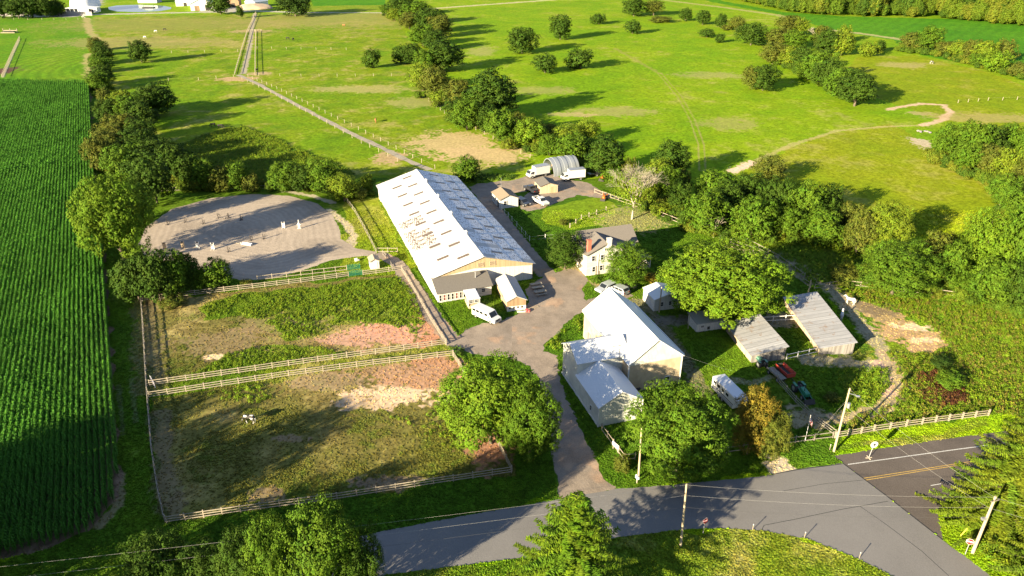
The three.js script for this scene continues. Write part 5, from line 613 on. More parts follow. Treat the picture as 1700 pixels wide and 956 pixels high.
wire('top pale overhead wire leaving the island pole to the left', p1, offL, 9.6, 9.4, 0.7); wire('middle pale overhead wire leaving the island pole to the left', p1, offL, 8.0, 7.8, 0.8); wire('lowest dark overhead cable leaving the island pole to the left', p1, offL, 6.2, 6.2, 0.8, dark, 0.013);
wire('upper overhead wire from the lamp pole to the spruce pole', p2, p3, 10.7, 8.7, 0.5); wire('lower overhead wire from the lamp pole to the spruce pole', p2, p3, 8.0, 7.0, 0.6); wire('upper overhead wire leaving the spruce pole to the right', p3, offR, 8.7, 8.5, 0.5); wire('lower overhead wire leaving the spruce pole to the right', p3, offR, 7.1, 7.0, 0.6);
wire('overhead wire from the island pole to the barn pole', p1, p4, 9.3, 8.2, 0.4, dark); wire('guy wire from the lamp pole down to the grass', p2, G(1346, 732), 9.0, 0.05, 0.02); wire('overhead wire between the two poles at the white sheds', p5, p7, 5.2, 3.1, 0.2, dark); wire('service wire from the white barn corner over the shaded lawn', [27.3, -98.6], G(1215, 626), 5.3, 1.2, 0.15);
// ---------- signs ----------
function plate(text, bg, fg, w, h, rim) { const c = document.createElement('canvas'); c.width = w; c.height = h; const x = c.getContext('2d'); x.fillStyle = bg; x.fillRect(0, 0, w, h); if (rim) { x.strokeStyle = fg; x.lineWidth = 8; x.strokeRect(6, 6, w - 12, h - 12); } x.fillStyle = fg; x.font = `bold ${Math.round(h * 0.34)}px sans-serif`; x.textAlign = 'center'; x.textBaseline = 'middle'; text.split('\n').forEach((t, i, a) => x.fillText(t, w / 2, h / 2 + (i - (a.length - 1) / 2) * h * 0.36)); const t = new THREE.CanvasTexture(c); t.colorSpace = THREE.SRGBColorSpace; return new THREE.MeshStandardMaterial({ map: t, roughness: 0.5 }); }
const octagon = (R, d) => { const s = new THREE.Shape([...Array(8)].map((_, k) => new THREE.Vector2(Math.cos((k + 0.5) * Math.PI / 4) * R, Math.sin((k + 0.5) * Math.PI / 4) * R))); return new THREE.ExtrudeGeometry(s, { depth: d, bevelEnabled: false }); };
function stopSign(label, bxp, byp, turn, h = 2.4) { const [x, z] = G(bxp, byp), t = thing('stop_sign', label, 'sign', x, z, turn); part('post', cyl(0.04, 0.04, h, 0, h / 2, 0, 6), M.metalPost, t); const rimO = part('rim', octagon(0.45, 0.02), M.white, t); rimO.position.set(0, h - 0.3, 0.045); const g = octagon(0.41, 0.01), u = g.attributes.uv; for (let i = 0; i < u.count; i++) u.setXY(i, u.getX(i) / 0.84 + 0.5, u.getY(i) / 0.84 + 0.5); const f = part('face', g, plate('STOP', '#b01818', '#ffffff', 128, 128), t); f.position.set(0, h - 0.3, 0.07); return t; }
stopSign('red stop sign on the grass island beside the road', 1167, 885, 0.5); stopSign('red stop sign beside the pale pole at the spruces', 1602, 920, -0.4);
{ const [x, z] = G(1442, 760), t = thing('road_sign', 'round white road sign with a black arrow on the dark road edge', 'sign', x, z, 0.15); part('post', rod([0, 0, 0], [0.18, 1.9, 0], 0.05, 0.05, 6), M.metalPost, t); part('foot', [bx(0.9, 0.08, 0.12, 0, 0.05, 0), bx(0.12, 0.08, 0.9, 0, 0.05, 0)], M.wood, t); const d = part('disc', cyl(0.55, 0.55, 0.04, 0.25, 2.35, 0.06, 20, 'z'), M.white, t); part('arrow', [bx(0.12, 0.5, 0.02, 0.25, 2.28, 0.095), bx(0.12, 0.34, 0.021, 0.17, 2.45, 0.095, 0, 0, -0.8), bx(0.12, 0.34, 0.022, 0.33, 2.45, 0.095, 0, 0, 0.8)], M.black, d);
  const [bx0, bz0] = G(1021, 748), s = thing('notice_board', 'small white notice board on the fence in front of the white barn', 'sign', bx0, bz0, -1.0); part('board', bx(1.3, 0.7, 0.05, 0, 1.0, 0), M.white, s); part('post', [bx(0.08, 1.2, 0.08, -0.5, 0.6, -0.06), bx(0.08, 1.2, 0.08, 0.5, 0.6, -0.06)], M.wood, s);
  const [mx, mz] = G(1057, 802), mb = thing('mailbox', 'pale blue mailbox on a post beside the road', 'mailbox', mx, mz, 0.2); part('post', bx(0.1, 0.9, 0.1, 0, 0.45, 0), M.wood, mb); part('box', [bx(0.35, 0.28, 0.6, 0, 1.0, 0), cyl(0.175, 0.175, 0.6, 0, 1.14, 0, 14, 'z')], mat(0.45, 0.58, 0.62, 0.5), mb); part('flag', bx(0.02, 0.2, 0.06, 0.19, 1.2, 0.1), M.red, mb);
  const [yx, yz] = G(1594, 890), g = single('guy_guard', rod([0, 0, 0], [1.1, 1.7, -0.4], 0.07), mat(0.7, 0.55, 0.03, 0.5), 'yellow plastic guy wire guard beside the stop sign', 'wire guard', undefined, yx, yz); void g;
  for (const [px, py, l] of [[1249, 880, 'thin marker post at the road edge left of the others'], [1335, 893, 'thin marker post at the bend of the road edge'], [1426, 927, 'thin marker post nearest the bottom edge of the road'], [1377, 747, 'short wooden marker post left of the lamp pole']]) { const [x1, z1] = G(px, py), t1 = thing('marker_post', l, 'post', x1, z1); part('stake', bx(0.06, 0.9, 0.06, 0, 0.45, 0), M.fence, t1); part('cap', bx(0.08, 0.12, 0.08, 0, 0.94, 0), M.white, t1); }
  const [fx, fz] = G(1336, 733), fp = thing('flagpole', 'white flagpole with a hanging striped flag beside the fence', 'flag', fx, fz); part('pole', rod([0, 0, 0], [0, 4.6, 0], 0.05, 0.035, 8), M.white, fp); part('finial', new THREE.SphereGeometry(0.08, 8, 6).translate(0, 4.66, 0), M.white, fp);
  const c = document.createElement('canvas'); c.width = 130; c.height = 80; const q = c.getContext('2d'); for (let i = 0; i < 13; i++) { q.fillStyle = i % 2 ? '#f4f0ea' : '#b22234'; q.fillRect(0, i * 80 / 13, 130, 80 / 13 + 1); } q.fillStyle = '#3c3b6e'; q.fillRect(0, 0, 52, 43); q.fillStyle = '#ffffff'; for (let i = 0; i < 5; i++) for (let j = 0; j < 4; j++) q.fillRect(5 + i * 9.5, 5 + j * 10, 3, 3); const ft = new THREE.CanvasTexture(c); ft.colorSpace = THREE.SRGBColorSpace;
  const fl = new THREE.PlaneGeometry(1.3, 0.8, 16, 4), fpz = fl.attributes.position; for (let i = 0; i < fpz.count; i++) { const u = fpz.getX(i) + 0.65, v = fpz.getY(i); fpz.setXYZ(i, 0.06 + 0.35 * u + 0.05 * Math.sin(u * 9), 3.9 + v - 0.75 * u, 0.14 * Math.sin(u * 7 + v)); } fl.computeVertexNormals(); part('flag', fl, new THREE.MeshStandardMaterial({ map: ft, roughness: 0.8, side: THREE.DoubleSide }), fp); }
// ---------- vehicles: front along +x ----------
const tyreG = cyl(1, 1, 0.6, 0, 0, 0, 20, 'z'), rimG = cyl(0.55, 0.55, 0.64, 0, 0, 0, 14, 'z');
function wheel(t, x, r, z, w = 0.22) { const o = part('wheel', tyreG, M.tyre, t); o.position.set(x, r, z); o.scale.set(r, r, w / 0.6); part('rim', rimG, M.rim, o); return o; }
function placeCar(name, label, cat, rear, front, group) { const a = G(...rear), b = G(...front); return thing(name, label, cat, (a[0] + b[0]) / 2, (a[1] + b[1]) / 2, Math.atan2(-(b[1] - a[1]), b[0] - a[0]), group); }
const pane = (t, w, h, d, x, y, z, rz = 0) => part('window', bx(w, h, d, x, y, z, 0, 0, rz), M.darkGlass, t);
function lights(t, xf, xr, y, z) { for (const s of [-1, 1]) { part('headlight', bx(0.06, 0.2, 0.36, xf, y, s * z), M.lamp, t); part('tail_light', bx(0.05, 0.28, 0.2, xr, y + 0.1, s * z), M.redLens, t); } }
{ const t = placeCar('passenger_van', 'long white passenger van parked beside the tiny cabin', 'van', [789, 521], [827, 538]); part('body', profile([[-2.9, 0.4], [2.75, 0.4], [2.9, 0.6], [2.88, 1.05], [2.0, 1.25], [1.35, 2.05], [1.0, 2.15], [-2.7, 2.2], [-2.9, 2.05]], 2.0, 0.07), M.carWhite, t); for (const s of [-1, 1]) { for (const x of [-2.3, -1.35, -0.4]) pane(t, 0.8, 0.5, 0.04, x, 1.6, s * 0.99); pane(t, 0.75, 0.5, 0.04, 0.75, 1.6, s * 0.99); for (const x of [-1.9, 1.9]) wheel(t, x, 0.36, s * 0.9); part('mirror', bx(0.12, 0.25, 0.2, 1.5, 1.4, s * 1.1), M.black, t); } pane(t, 0.05, 1.0, 1.6, 1.68, 1.66, 0, 0.68); pane(t, 0.04, 0.5, 1.5, -2.89, 1.6, 0); lights(t, 2.9, -2.9, 0.85, 0.75); part('bumper', bx(0.15, 0.2, 1.9, 2.92, 0.5, 0), M.steel, t); part('grille', bx(0.05, 0.3, 0.95, 2.9, 0.85, 0), M.black, t); }
function pickup(label, rear, front, m) { const t = placeCar('pickup_truck', label, 'pickup', rear, front); part('body', profile([[-2.7, 0.45], [2.6, 0.45], [2.72, 0.7], [2.65, 1.08], [1.35, 1.18], [-0.75, 1.15], [-0.75, 1.12], [-2.7, 1.12]], 1.9, 0.06), m, t); part('cab', profile([[-0.7, 1.1], [1.35, 1.1], [0.75, 1.8], [-0.6, 1.82]], 1.75, 0.06), m, t); part('bed', bx(1.8, 0.06, 1.5, -1.72, 1.14, 0), M.dark, t); for (const s of [-1, 1]) { part('window', [bx(0.62, 0.42, 0.04, -0.22, 1.47, s * 0.87), bx(0.5, 0.42, 0.04, 0.45, 1.47, s * 0.87)], M.darkGlass, t); for (const x of [-1.7, 1.75]) wheel(t, x, 0.38, s * 0.86); part('bed_side', bx(1.9, 0.16, 0.09, -1.74, 1.2, s * 0.86), m, t); } pane(t, 0.04, 0.85, 1.45, 1.07, 1.48, 0, 0.72); pane(t, 0.04, 0.4, 1.4, -0.7, 1.5, 0); part('tailgate', bx(0.08, 0.3, 1.7, -2.68, 1.2, 0), m, t); lights(t, 2.7, -2.72, 0.85, 0.72); part('bumper', bx(0.14, 0.2, 1.8, 2.74, 0.55, 0), M.steel, t); return t; }
pickup('white pickup truck parked on the upper yard gravel', [890, 334], [905, 342], M.carWhite); pickup('dark pickup truck left of the tan board shed', [890, 322], [874, 314], M.carBlack);
function suv(label, rear, front, m, name = 'parked_car') { const t = placeCar(name, label, 'car', rear, front); part('body', profile([[-2.3, 0.4], [2.2, 0.4], [2.32, 0.65], [2.25, 0.95], [1.15, 1.08], [0.45, 1.62], [-1.9, 1.68], [-2.3, 1.1]], 1.85, 0.08), m, t); for (const s of [-1, 1]) { part('window', [bx(0.85, 0.4, 0.04, -1.4, 1.32, s * 0.91), bx(0.85, 0.4, 0.04, -0.45, 1.32, s * 0.91), bx(0.6, 0.36, 0.04, 0.4, 1.3, s * 0.91)], M.darkGlass, t); for (const x of [-1.4, 1.45]) wheel(t, x, 0.34, s * 0.84); } pane(t, 0.04, 0.8, 1.5, 0.83, 1.37, 0, 0.92); pane(t, 0.04, 0.55, 1.4, -2.12, 1.4, 0, -0.6); lights(t, 2.3, -2.3, 0.75, 0.7); return t; }
suv('black van parked against the white garage', [862, 337], [873, 342], M.carBlack); suv('silver car parked behind the white barn', [1014, 479], [997, 486], M.carSilver); suv('second silver car mostly hidden behind the white barn ridge', [1032, 488], [1019, 482], M.carSilver);
function boxTruck(label, front, rear) { const t = placeCar('box_truck', label, 'truck', rear, front); part('cargo_box', bx(4.7, 2.3, 2.3, -1.05, 2.05, 0), M.carWhite, t); part('box_trim', [bx(4.74, 0.1, 2.34, -1.05, 3.2, 0), bx(4.74, 0.1, 2.34, -1.05, 0.92, 0)], M.steel, t); part('cab', profile([[1.35, 0.55], [3.2, 0.55], [3.35, 1.1], [3.2, 1.35], [2.75, 2.15], [1.35, 2.2]], 2.0, 0.07), M.carWhite, t); part('chassis', bx(6.2, 0.25, 1.0, -0.1, 0.6, 0), M.black, t); for (const s of [-1, 1]) { pane(t, 0.75, 0.5, 0.04, 2.1, 1.72, s * 0.99); for (const x of [-2.1, 2.4]) wheel(t, x, 0.42, s * 0.92, 0.3); part('mirror', bx(0.1, 0.4, 0.2, 2.9, 1.7, s * 1.15), M.black, t); } pane(t, 0.04, 0.85, 1.7, 3.0, 1.78, 0, 0.5); lights(t, 3.36, -3.42, 0.85, 0.8); return t; }
boxTruck('white box truck left of the arched shelter, facing left', [876, 296], [909, 290]); boxTruck('white box truck in front of the arched shelter on the right', [934, 300], [967, 297]);
{ const t = placeCar('horse_trailer', 'white and grey horse trailer behind the yellow-brown tree', 'trailer', [1190, 646], [1229, 686]); part('body', profile([[-3.4, 0.55], [2.6, 0.55], [3.3, 1.2], [3.3, 2.4], [3.1, 2.65], [-3.4, 2.65]], 2.2, 0.06), M.carWhite, t); part('roof', bx(6.4, 0.05, 2.1, -0.15, 2.7, 0), mat(0.55, 0.56, 0.58, 0.5), t); for (const s of [-1, 1]) { part('skirt', bx(5.9, 0.55, 0.05, -0.4, 0.9, s * 1.09), mat(0.3, 0.31, 0.33, 0.5), t); part('stripe', bx(6.0, 0.12, 0.055, -0.3, 1.35, s * 1.09), M.dark, t); for (const x of [-2.6, -1.5, -0.3, 0.9]) pane(t, 0.7, 0.42, 0.04, x, 2.05, s * 1.1); for (const x of [-1.1, -0.2]) wheel(t, x, 0.38, s * 1.0); } pane(t, 0.05, 0.7, 1.4, -3.41, 2.0, 0); part('hitch', [rod([2.6, 0.5, 0], [4.3, 0.5, 0], 0.07), bx(0.1, 0.6, 0.1, 4.1, 0.3, 0)], M.dark, t); for (const s of [-1, 1]) part('tail_light', bx(0.05, 0.25, 0.12, -3.42, 0.9, s * 0.95), M.redLens, t); }
function tractor(label, rear, front, m, small = 1) { const t = placeCar('tractor', label, 'tractor', rear, front); t.scale.setScalar(small); part('hood', profile([[0, 0.75], [1.75, 0.75], [1.8, 1.3], [1.6, 1.4], [0, 1.5]], 0.75, 0.06), m, t); part('chassis', bx(3, 0.35, 0.5, 0.1, 0.65, 0), M.black, t); part('fender', [bx(1.1, 0.08, 0.4, -0.9, 1.45, 0.7), bx(1.1, 0.08, 0.4, -0.9, 1.45, -0.7)], m, t); part('seat', [bx(0.5, 0.12, 0.5, -0.8, 1.3, 0), bx(0.12, 0.5, 0.5, -1.05, 1.55, 0)], M.black, t); part('steering_wheel', new THREE.TorusGeometry(0.2, 0.03, 6, 16).rotateY(1.57).translate(-0.15, 1.7, 0), M.black, t); part('exhaust', cyl(0.05, 0.05, 0.8, 1.0, 1.8, 0.2, 8), M.dark, t); for (const s of [-1, 1]) { wheel(t, -0.9, 0.7, s * 0.72, 0.4); wheel(t, 1.4, 0.42, s * 0.62, 0.26); part('loader_arm', rod([-0.1, 1.2, s * 0.55], [2.3, 0.6, s * 0.55], 0.07), m, t); } part('bucket', profile([[2.2, 0.15], [2.9, 0.1], [2.35, 0.75]], 1.7, 0.02), M.dark, t); return t; }
tractor('green tractor with a front loader behind the machinery fence', [1318, 642], [1341, 668], M.green); tractor('old orange tractor beside the trees of the upper yard', [1006, 293], [998, 301], M.orange, 0.9); tractor('small orange tractor by the rail fence on the lawn', [1006, 327], [1001, 333], M.orange, 0.75); tractor('old green tractor parked against the grey run-in shed', [1268, 614], [1254, 597], mat(0.10, 0.22, 0.16, 0.6), 0.85);
{ const t = placeCar('manure_spreader', 'red manure spreader parked behind the machinery fence', 'spreader', [1289, 611], [1315, 635]); part('hopper', [bx(3.4, 0.75, 0.07, 0, 1.05, 0.7, 0, 0.25), bx(3.4, 0.75, 0.07, 0, 1.05, -0.7, 0, -0.25), bx(0.07, 0.75, 1.5, 1.68, 1.05, 0)], M.red, t); part('floor', bx(3.4, 0.08, 1.3, 0, 0.7, 0), M.dark, t); for (const s of [-1, 1]) wheel(t, -0.7, 0.5, s * 0.95, 0.25); part('beater', cyl(0.2, 0.2, 1.2, -1.75, 1.05, 0, 8, 'z'), M.dark, t); part('drawbar', rod([1.7, 0.6, 0], [3.1, 0.4, 0], 0.07), M.dark, t);
  const f = placeCar('flat_wagon', 'grey flat wagon beside the red manure spreader', 'wagon', [1277, 616], [1299, 636]); part('deck', bx(3.6, 0.1, 1.3, 0, 0.75, 0), M.greyFence, f); part('side_board', bx(3.6, 0.3, 0.06, 0, 0.9, 0.64), M.greyFence, f); for (const s of [-1, 1]) for (const x of [-1.2, 1.2]) wheel(f, x, 0.32, s * 0.6, 0.18); part('drawbar', rod([1.8, 0.55, 0], [2.9, 0.35, 0], 0.05), M.dark, f);
  const u = placeCar('utility_trailer', 'black flat trailer with a grey cover beside the right box truck', 'trailer', [997, 290], [976, 293]); part('deck', bx(4.2, 0.3, 2.0, 0, 0.7, 0), M.black, u); part('load', bx(2.2, 0.7, 1.6, -0.8, 1.2, 0), M.black, u); part('cover', bx(1.4, 0.1, 1.8, 1.2, 0.92, 0), mat(0.45, 0.52, 0.5, 0.7), u); for (const s of [-1, 1]) wheel(u, -0.3, 0.36, s * 1.05); }
// picnic tables, jumps, odds and ends
{ const make = (px, py, label) => { const [x, z] = G(px, py), t = thing('picnic_table', label, 'picnic table', x, z, 0.32, 'picnic tables on the shaded gravel'); for (let i = 0; i < 4; i++) bar('top_plank', M.fence, t, 2.4, 0.05, 0.17, 0, 0.76, -0.27 + i * 0.18); for (const s of [-1, 1]) { for (const q of [0, 1]) bar('seat_plank', M.fence, t, 2.4, 0.05, 0.14, 0, 0.45, s * (0.62 + q * 0.16)); part('frame', [rod([s * 0.8, 0, -0.7], [s * 0.8, 0.74, -0.2], 0.04), rod([s * 0.8, 0, 0.7], [s * 0.8, 0.74, 0.2], 0.04), bx(0.06, 0.08, 1.6, s * 0.8, 0.4, 0)], M.greyFence, t); } }; make(890, 476, 'farthest picnic table on the shaded gravel'); make(893, 482, 'middle picnic table on the shaded gravel'); make(897, 489, 'nearest picnic table on the shaded gravel');
  const [bx1, bz1] = G(886, 511), bn = thing('cavaletti', 'pale ladder lying on the gravel beside the wooden shed', 'ladder', bx1, bz1, 0.5); for (const s of [-0.2, 0.2]) bar('rail', M.fence, bn, 2.2, 0.06, 0.06, 0, 0.07, s); for (let i = 0; i < 7; i++) bar('rung', M.fence, bn, 0.05, 0.05, 0.4, -0.9 + i * 0.3, 0.12, 0); }
function jump(label, px, py, m, kind, turn) { const [x, z] = G(px, py), t = thing('jump_standard', label, 'horse jump', x, z, turn); if (kind === 'wing') { for (const s of [-0.32, 0.32]) bar('upright', m, t, 0.1, 1.7, 0.1, s, 0.85, 0); for (let i = 0; i < 3; i++) bar('panel', m, t, 0.6, 0.44, 0.05, 0, 0.32 + i * 0.46, 0.0); bar('foot', m, t, 0.1, 0.1, 1.0, -0.32, 0.05, 0); bar('foot', m, t, 0.1, 0.1, 1.0, 0.32, 0.05, 0); part('cap_panel', bx(0.4, 0.22, 0.02, 0, 1.45, 0.04), M.dark, t); } else if (kind === 'dark') { bar('upright', m, t, 0.12, 1.4, 0.12, 0, 0.7, 0); bar('foot', m, t, 0.9, 0.1, 0.12, 0, 0.06, 0.01); bar('foot', m, t, 0.12, 0.1, 0.9, 0, 0.05, 0); bar('brace', m, t, 0.08, 0.8, 0.08, 0.22, 0.4, 0, 0, 0, 0.5); bar('upright', m, t, 0.1, 1.1, 0.1, 0.5, 0.55, 0.1); bar('rail', m, t, 0.6, 0.12, 0.06, 0.25, 0.95, 0.05); } else { part('pole', rod([0, 0.3, 0], [0.05, 2.3, 0.1], 0.1, 0.1, 8), m, t); bar('upright', m, t, 0.5, 1.5, 0.14, 0.0, 0.75, 0); bar('rail', m, t, 1.0, 0.12, 0.08, 0, 1.1, 0.12); bar('foot', m, t, 0.9, 0.12, 0.14, 0, 0.06, 0); } return t; }
const jd = mat(0.06, 0.05, 0.045, 0.8), jt = mat(0.62, 0.46, 0.28, 0.7), jw = mat(0.60, 0.59, 0.56, 0.5), grp = undefined; void grp;
jump('tan jump standard, first from the left in the front arena row', 274, 413, jt, 'wing', 0.1); jump('tan jump standard, second from the left in the front arena row', 304.5, 411.5, jt, 'wing', 0.1); jump('white jump standard with a slanted pole, third in the front arena row', 329, 412, jw, 'wing', 0.25); jump('white jump standard, fourth in the front arena row', 354, 414, jw, 'wing', 0.0); jump('dark jump standard right of the four pale ones in the arena', 379, 418, jd, 'dark', 0); jump('dark jump standard behind the collapsed jump in the arena', 416, 399, jd, 'dark', 0.5); jump('dark jump standard right of the collapsed jump in the arena', 437, 396.5, jd, 'dark', 0.3); jump('white panelled jump standard left of the tall white one', 471, 378.5, jw, 'wing', 0.2); jump('tall white jump standard at the right of the arena', 497, 379.5, jw, 'tall', 0.2);
jump('dark jump standard, first from the left in the shaded arena row', 278, 373, jd, 'dark', 0.6); jump('dark jump standard, second from the left in the shaded arena row', 307, 369, jd, 'dark', 0); jump('dark jump standard, third from the left in the shaded arena row', 337, 371.5, jd, 'dark', 0); jump('dark jump standard at the left of the crossed poles', 362, 362, jd, 'dark', 0.3); jump('dark jump standard at the right of the crossed poles', 380, 362, jd, 'dark', 2.6); jump('dark jump standard, last at the right of the shaded arena row', 400, 365.5, jd, 'dark', 0);
{ const pl = (l, a, b, m, ya, yb) => { const A = G(...a), B = G(...b); single('jump_pole', rod([0, ya, 0], [B[0] - A[0], yb, B[1] - A[1]], 0.06, 0.06, 8), m, l, 'pole', undefined, A[0], A[1]); }; pl('dark pole sloping down left between the shaded jump standards', [363, 361], [372, 364], jd, 1.1, 0.08); pl('dark pole sloping up right between the shaded jump standards', [373, 364.5], [380, 361.5], jd, 0.08, 1.2); pl('white pole lying across the collapsed jump', [399, 404], [412, 407.5], jw, 0.1, 0.4); pl('thin pole lying on the sand left of the collapsed jump', [386, 403], [398, 404.5], M.fence, 0.06, 0.06);
  const [x, z] = G(410, 406.5), t = thing('fallen_jump', 'collapsed white jump panel lying in the middle of the arena', 'horse jump', x, z, -0.3); part('panel', bx(2.6, 0.12, 0.7, 0, 0.25, 0, 0, 0.5), jw, t); part('foot', [bx(0.1, 0.4, 0.8, -1.2, 0.2, 0), bx(0.1, 0.4, 0.8, 1.2, 0.2, 0)], jw, t); const [cx, cz] = G(592, 433), ch = thing('mounting_block', 'small white mounting block on the grass beside the hut', 'mounting block', cx, cz, 0.4); part('step', bx(0.6, 0.3, 0.4, 0.3, 0.15, 0), jw, ch); part('step', bx(0.6, 0.65, 0.4, -0.1, 0.33, 0.05), jw, ch);
  const [q, w] = G(18, 54), v = thing('equipment_rack', 'low grey frame rack in the mown field at the top left', 'frame', q, w); part('frame', [bx(9, 0.4, 0.3, 0, 1.3, 0), bx(9, 0.4, 0.3, 0, 0.3, 3), ...[-4.4, 0, 4.4].map(s => bx(0.3, 2.4, 0.3, s, 1.2, 0))], M.fence, v); part('deck', bx(7.5, 0.3, 2.6, 0, 0.9, 1.5), M.dark, v);
  const [s1, s2] = G(1530, 219), rk = rng(4), st = []; for (let i = 0; i < 9; i++) { const g = new THREE.IcosahedronGeometry(0.2 + 0.35 * rk(), 1); g.scale(1.2, 0.7, 1); g.translate((rk() - 0.5) * 5, 0.2, (rk() - 0.5) * 3); st.push(g); } st.forEach((g, i) => single('boulder', g, mat(0.22 - 0.02 * (i % 4), 0.20 - 0.02 * (i % 4), 0.165, 0.95), `pale boulder, ${ordinal([...st.keys()].sort((a, b) => { const A = st[a], B = st[b]; A.computeBoundingBox(); B.computeBoundingBox(); return A.boundingBox.min.x - B.boundingBox.min.x; }).indexOf(i))} from the left in the heap beside the meadow track`, 'boulder', 'boulders beside the meadow track', s1, s2)); }
// ---------- horses ----------
function horseGeometry(grazing) {
  const R = 46, mc = new MarchingCubes(R, new THREE.MeshBasicMaterial(), false, false, 60000), S = 1.45, cyy = 0.95; mc.isolation = 0;
  const J = []; const cap = (a, b, ra, rb) => J.push([a, b, ra, rb]);
  cap([-0.62, 1.22, 0], [0, 1.14, 0], 0.30, 0.28); cap([0, 1.14, 0], [0.5, 1.2, 0], 0.28, 0.27); cap([-0.62, 1.25, 0], [-0.78, 1.12, 0], 0.26, 0.2);
  if (grazing) { cap([0.6, 1.28, 0], [1.02, 0.72, 0], 0.21, 0.12); cap([1.02, 0.72, 0], [1.14, 0.40, 0], 0.125, 0.10); cap([1.14, 0.40, 0], [1.13, 0.16, 0], 0.10, 0.07); cap([1.0, 0.82, 0.07], [0.98, 0.92, 0.09], 0.04, 0.015); cap([1.0, 0.82, -0.07], [0.98, 0.92, -0.09], 0.04, 0.015); }
  else { cap([0.6, 1.3, 0], [0.98, 1.72, 0], 0.21, 0.12); cap([0.98, 1.74, 0], [1.2, 1.60, 0], 0.125, 0.1); cap([1.2, 1.6, 0], [1.38, 1.45, 0], 0.1, 0.07); cap([0.95, 1.8, 0.07], [0.93, 1.93, 0.08], 0.04, 0.015); cap([0.95, 1.8, -0.07], [0.93, 1.93, -0.08], 0.04, 0.015); }
  for (const s of [-1, 1]) { const k = s * 0.08; cap([0.48, 1.0, s * 0.14], [0.5 + k, 0.56, s * 0.13], 0.13, 0.065); cap([0.5 + k, 0.56, s * 0.13], [0.48 + k * 1.6, 0.1, s * 0.13], 0.06, 0.05); cap([0.48 + k * 1.6, 0.1, s * 0.13], [0.53 + k * 1.6, 0.05, s * 0.13], 0.055, 0.065); cap([-0.65, 1.1, s * 0.14], [-0.55 - k, 0.82, s * 0.14], 0.2, 0.11); cap([-0.55 - k, 0.82, s * 0.14], [-0.78 - k, 0.5, s * 0.13], 0.11, 0.065); cap([-0.78 - k, 0.5, s * 0.13], [-0.72 - k, 0.1, s * 0.13], 0.06, 0.05); cap([-0.72 - k, 0.1, s * 0.13], [-0.66 - k, 0.05, s * 0.13], 0.055, 0.065); }
  cap([-0.88, 1.28, 0], [-1.0, 0.95, 0], 0.06, 0.07); cap([-1.0, 0.95, 0], [-1.0, 0.55, 0], 0.07, 0.03);
  for (let kz = 0; kz < R; kz++) for (let ky = 0; ky < R; ky++) for (let kx = 0; kx < R; kx++) {
    const x = (kx / R * 2 - 1) * S, y = (ky / R * 2 - 1) * S + cyy, z = (kz / R * 2 - 1) * S; let d = 9; if (Math.abs(z) < 0.62) for (const [a, b, ra, rb] of J) { const bx0 = b[0] - a[0], by = b[1] - a[1], bz = b[2] - a[2], t = clamp(((x - a[0]) * bx0 + (y - a[1]) * by + (z - a[2]) * bz) / (bx0 * bx0 + by * by + bz * bz)), e = Math.hypot(x - a[0] - bx0 * t, y - a[1] - by * t, z - a[2] - bz * t) - ra - (rb - ra) * t, h = clamp(0.5 + 0.5 * (d - e) / 0.05); d = d + (e - d) * h - 0.05 * h * (1 - h); }
    mc.field[kz * R * R + ky * R + kx] = -d;
  }
  mc.update(); const n = mc.count, g = new THREE.BufferGeometry(), p = new Float32Array(n * 3); for (let i = 0; i < n; i++) { p[i * 3] = mc.positionArray[i * 3] * S; p[i * 3 + 1] = mc.positionArray[i * 3 + 1] * S + cyy; p[i * 3 + 2] = mc.positionArray[i * 3 + 2] * S; }
  g.setAttribute('position', new THREE.BufferAttribute(p, 3)); g.setAttribute('normal', new THREE.BufferAttribute(mc.normalArray.slice(0, n * 3), 3)); g.computeVertexNormals(); return g;
}
const grazeG = horseGeometry(true), standG = horseGeometry(false); console.log('horse', grazeG.attributes.position.count / 3);
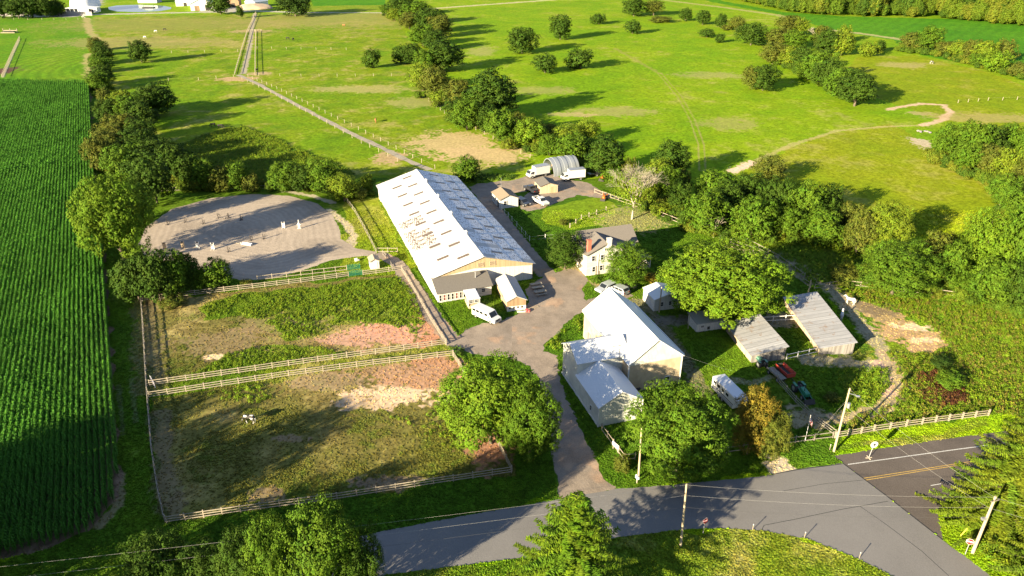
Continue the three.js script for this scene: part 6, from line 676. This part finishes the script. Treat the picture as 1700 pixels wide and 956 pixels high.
function coat(g, f) { const c = g.clone(), p = c.attributes.position, v = new Float32Array(p.count * 3); for (let i = 0; i < p.count; i++) { const q = f(p.getX(i), p.getY(i), p.getZ(i)); v.set(q, i * 3); } c.setAttribute('color', new THREE.BufferAttribute(v, 3)); return c; }
const hide = new THREE.MeshStandardMaterial({ roughness: 0.7, vertexColors: true }), BLK = [0.02, 0.017, 0.015], WHT = [0.50, 0.48, 0.44], BAY = [0.16, 0.06, 0.025];
const coats = { pinto: (x, y, z) => { if (x > 1.0 && y < 0.5) return BLK; if (y < 0.55) return WHT; return vn(x * 3.1 + 5, y * 2.6 + z * 2.2 + 8) > 0.40 ? BLK : WHT; }, white: () => WHT, grey: () => [0.5, 0.48, 0.45], black: () => BLK, bay: (x, y) => y < 0.4 ? BLK : BAY, chestnut: () => [0.30, 0.12, 0.04] };
function horse(label, px, py, c, turn, stand = false) { const o = single('horse', coat(stand ? standG : grazeG, coats[c]), hide, label, 'horse', undefined, ...G(px, py), turn); return o; }
horse('black and white pinto horse grazing in the lower paddock', 415, 702, 'pinto', Math.PI - 0.15); horse('white horse standing beside the bare earth of the right paddock', 1410, 505, 'white', 2.6, true); horse('grey horse half hidden behind the long run-in shed', 1396, 530, 'grey', 1.1, true); horse('dark horse on the left of a pair grazing in the pasture shade', 354, 211, 'black', Math.PI + 0.1); horse('dark horse on the right of a pair grazing in the pasture shade', 367, 213, 'black', 0.2);
horse('white horse nearer of two in the upper left pasture', 241, 64, 'white', 3.0); horse('white horse farther of two in the upper left pasture', 259, 54, 'white', 3.2); horse('dark horse right of the white pair in the upper pasture', 274, 51, 'black', 0.3); horse('dark horse, left of a pair right of the narrow lane', 478, 66, 'black', 0.1); horse('dark foal, right of a pair right of the narrow lane', 487, 67, 'black', 1.4); horse('chestnut horse alone in the top of the pasture', 571, 44, 'chestnut', 2.9); horse('chestnut horse grazing left of the middle hedgerow', 624, 203, 'chestnut', 1.7); horse('black and white horse in the hay meadow at the right', 1546, 106, 'pinto', 0.2); horse('dark horse at the fence corner by the dirt lane', 427, 119, 'black', 1.2, true); horse('pale horse at the top left field fence', 139, 30, 'grey', 0.4);
renderer.render(scene, camera);
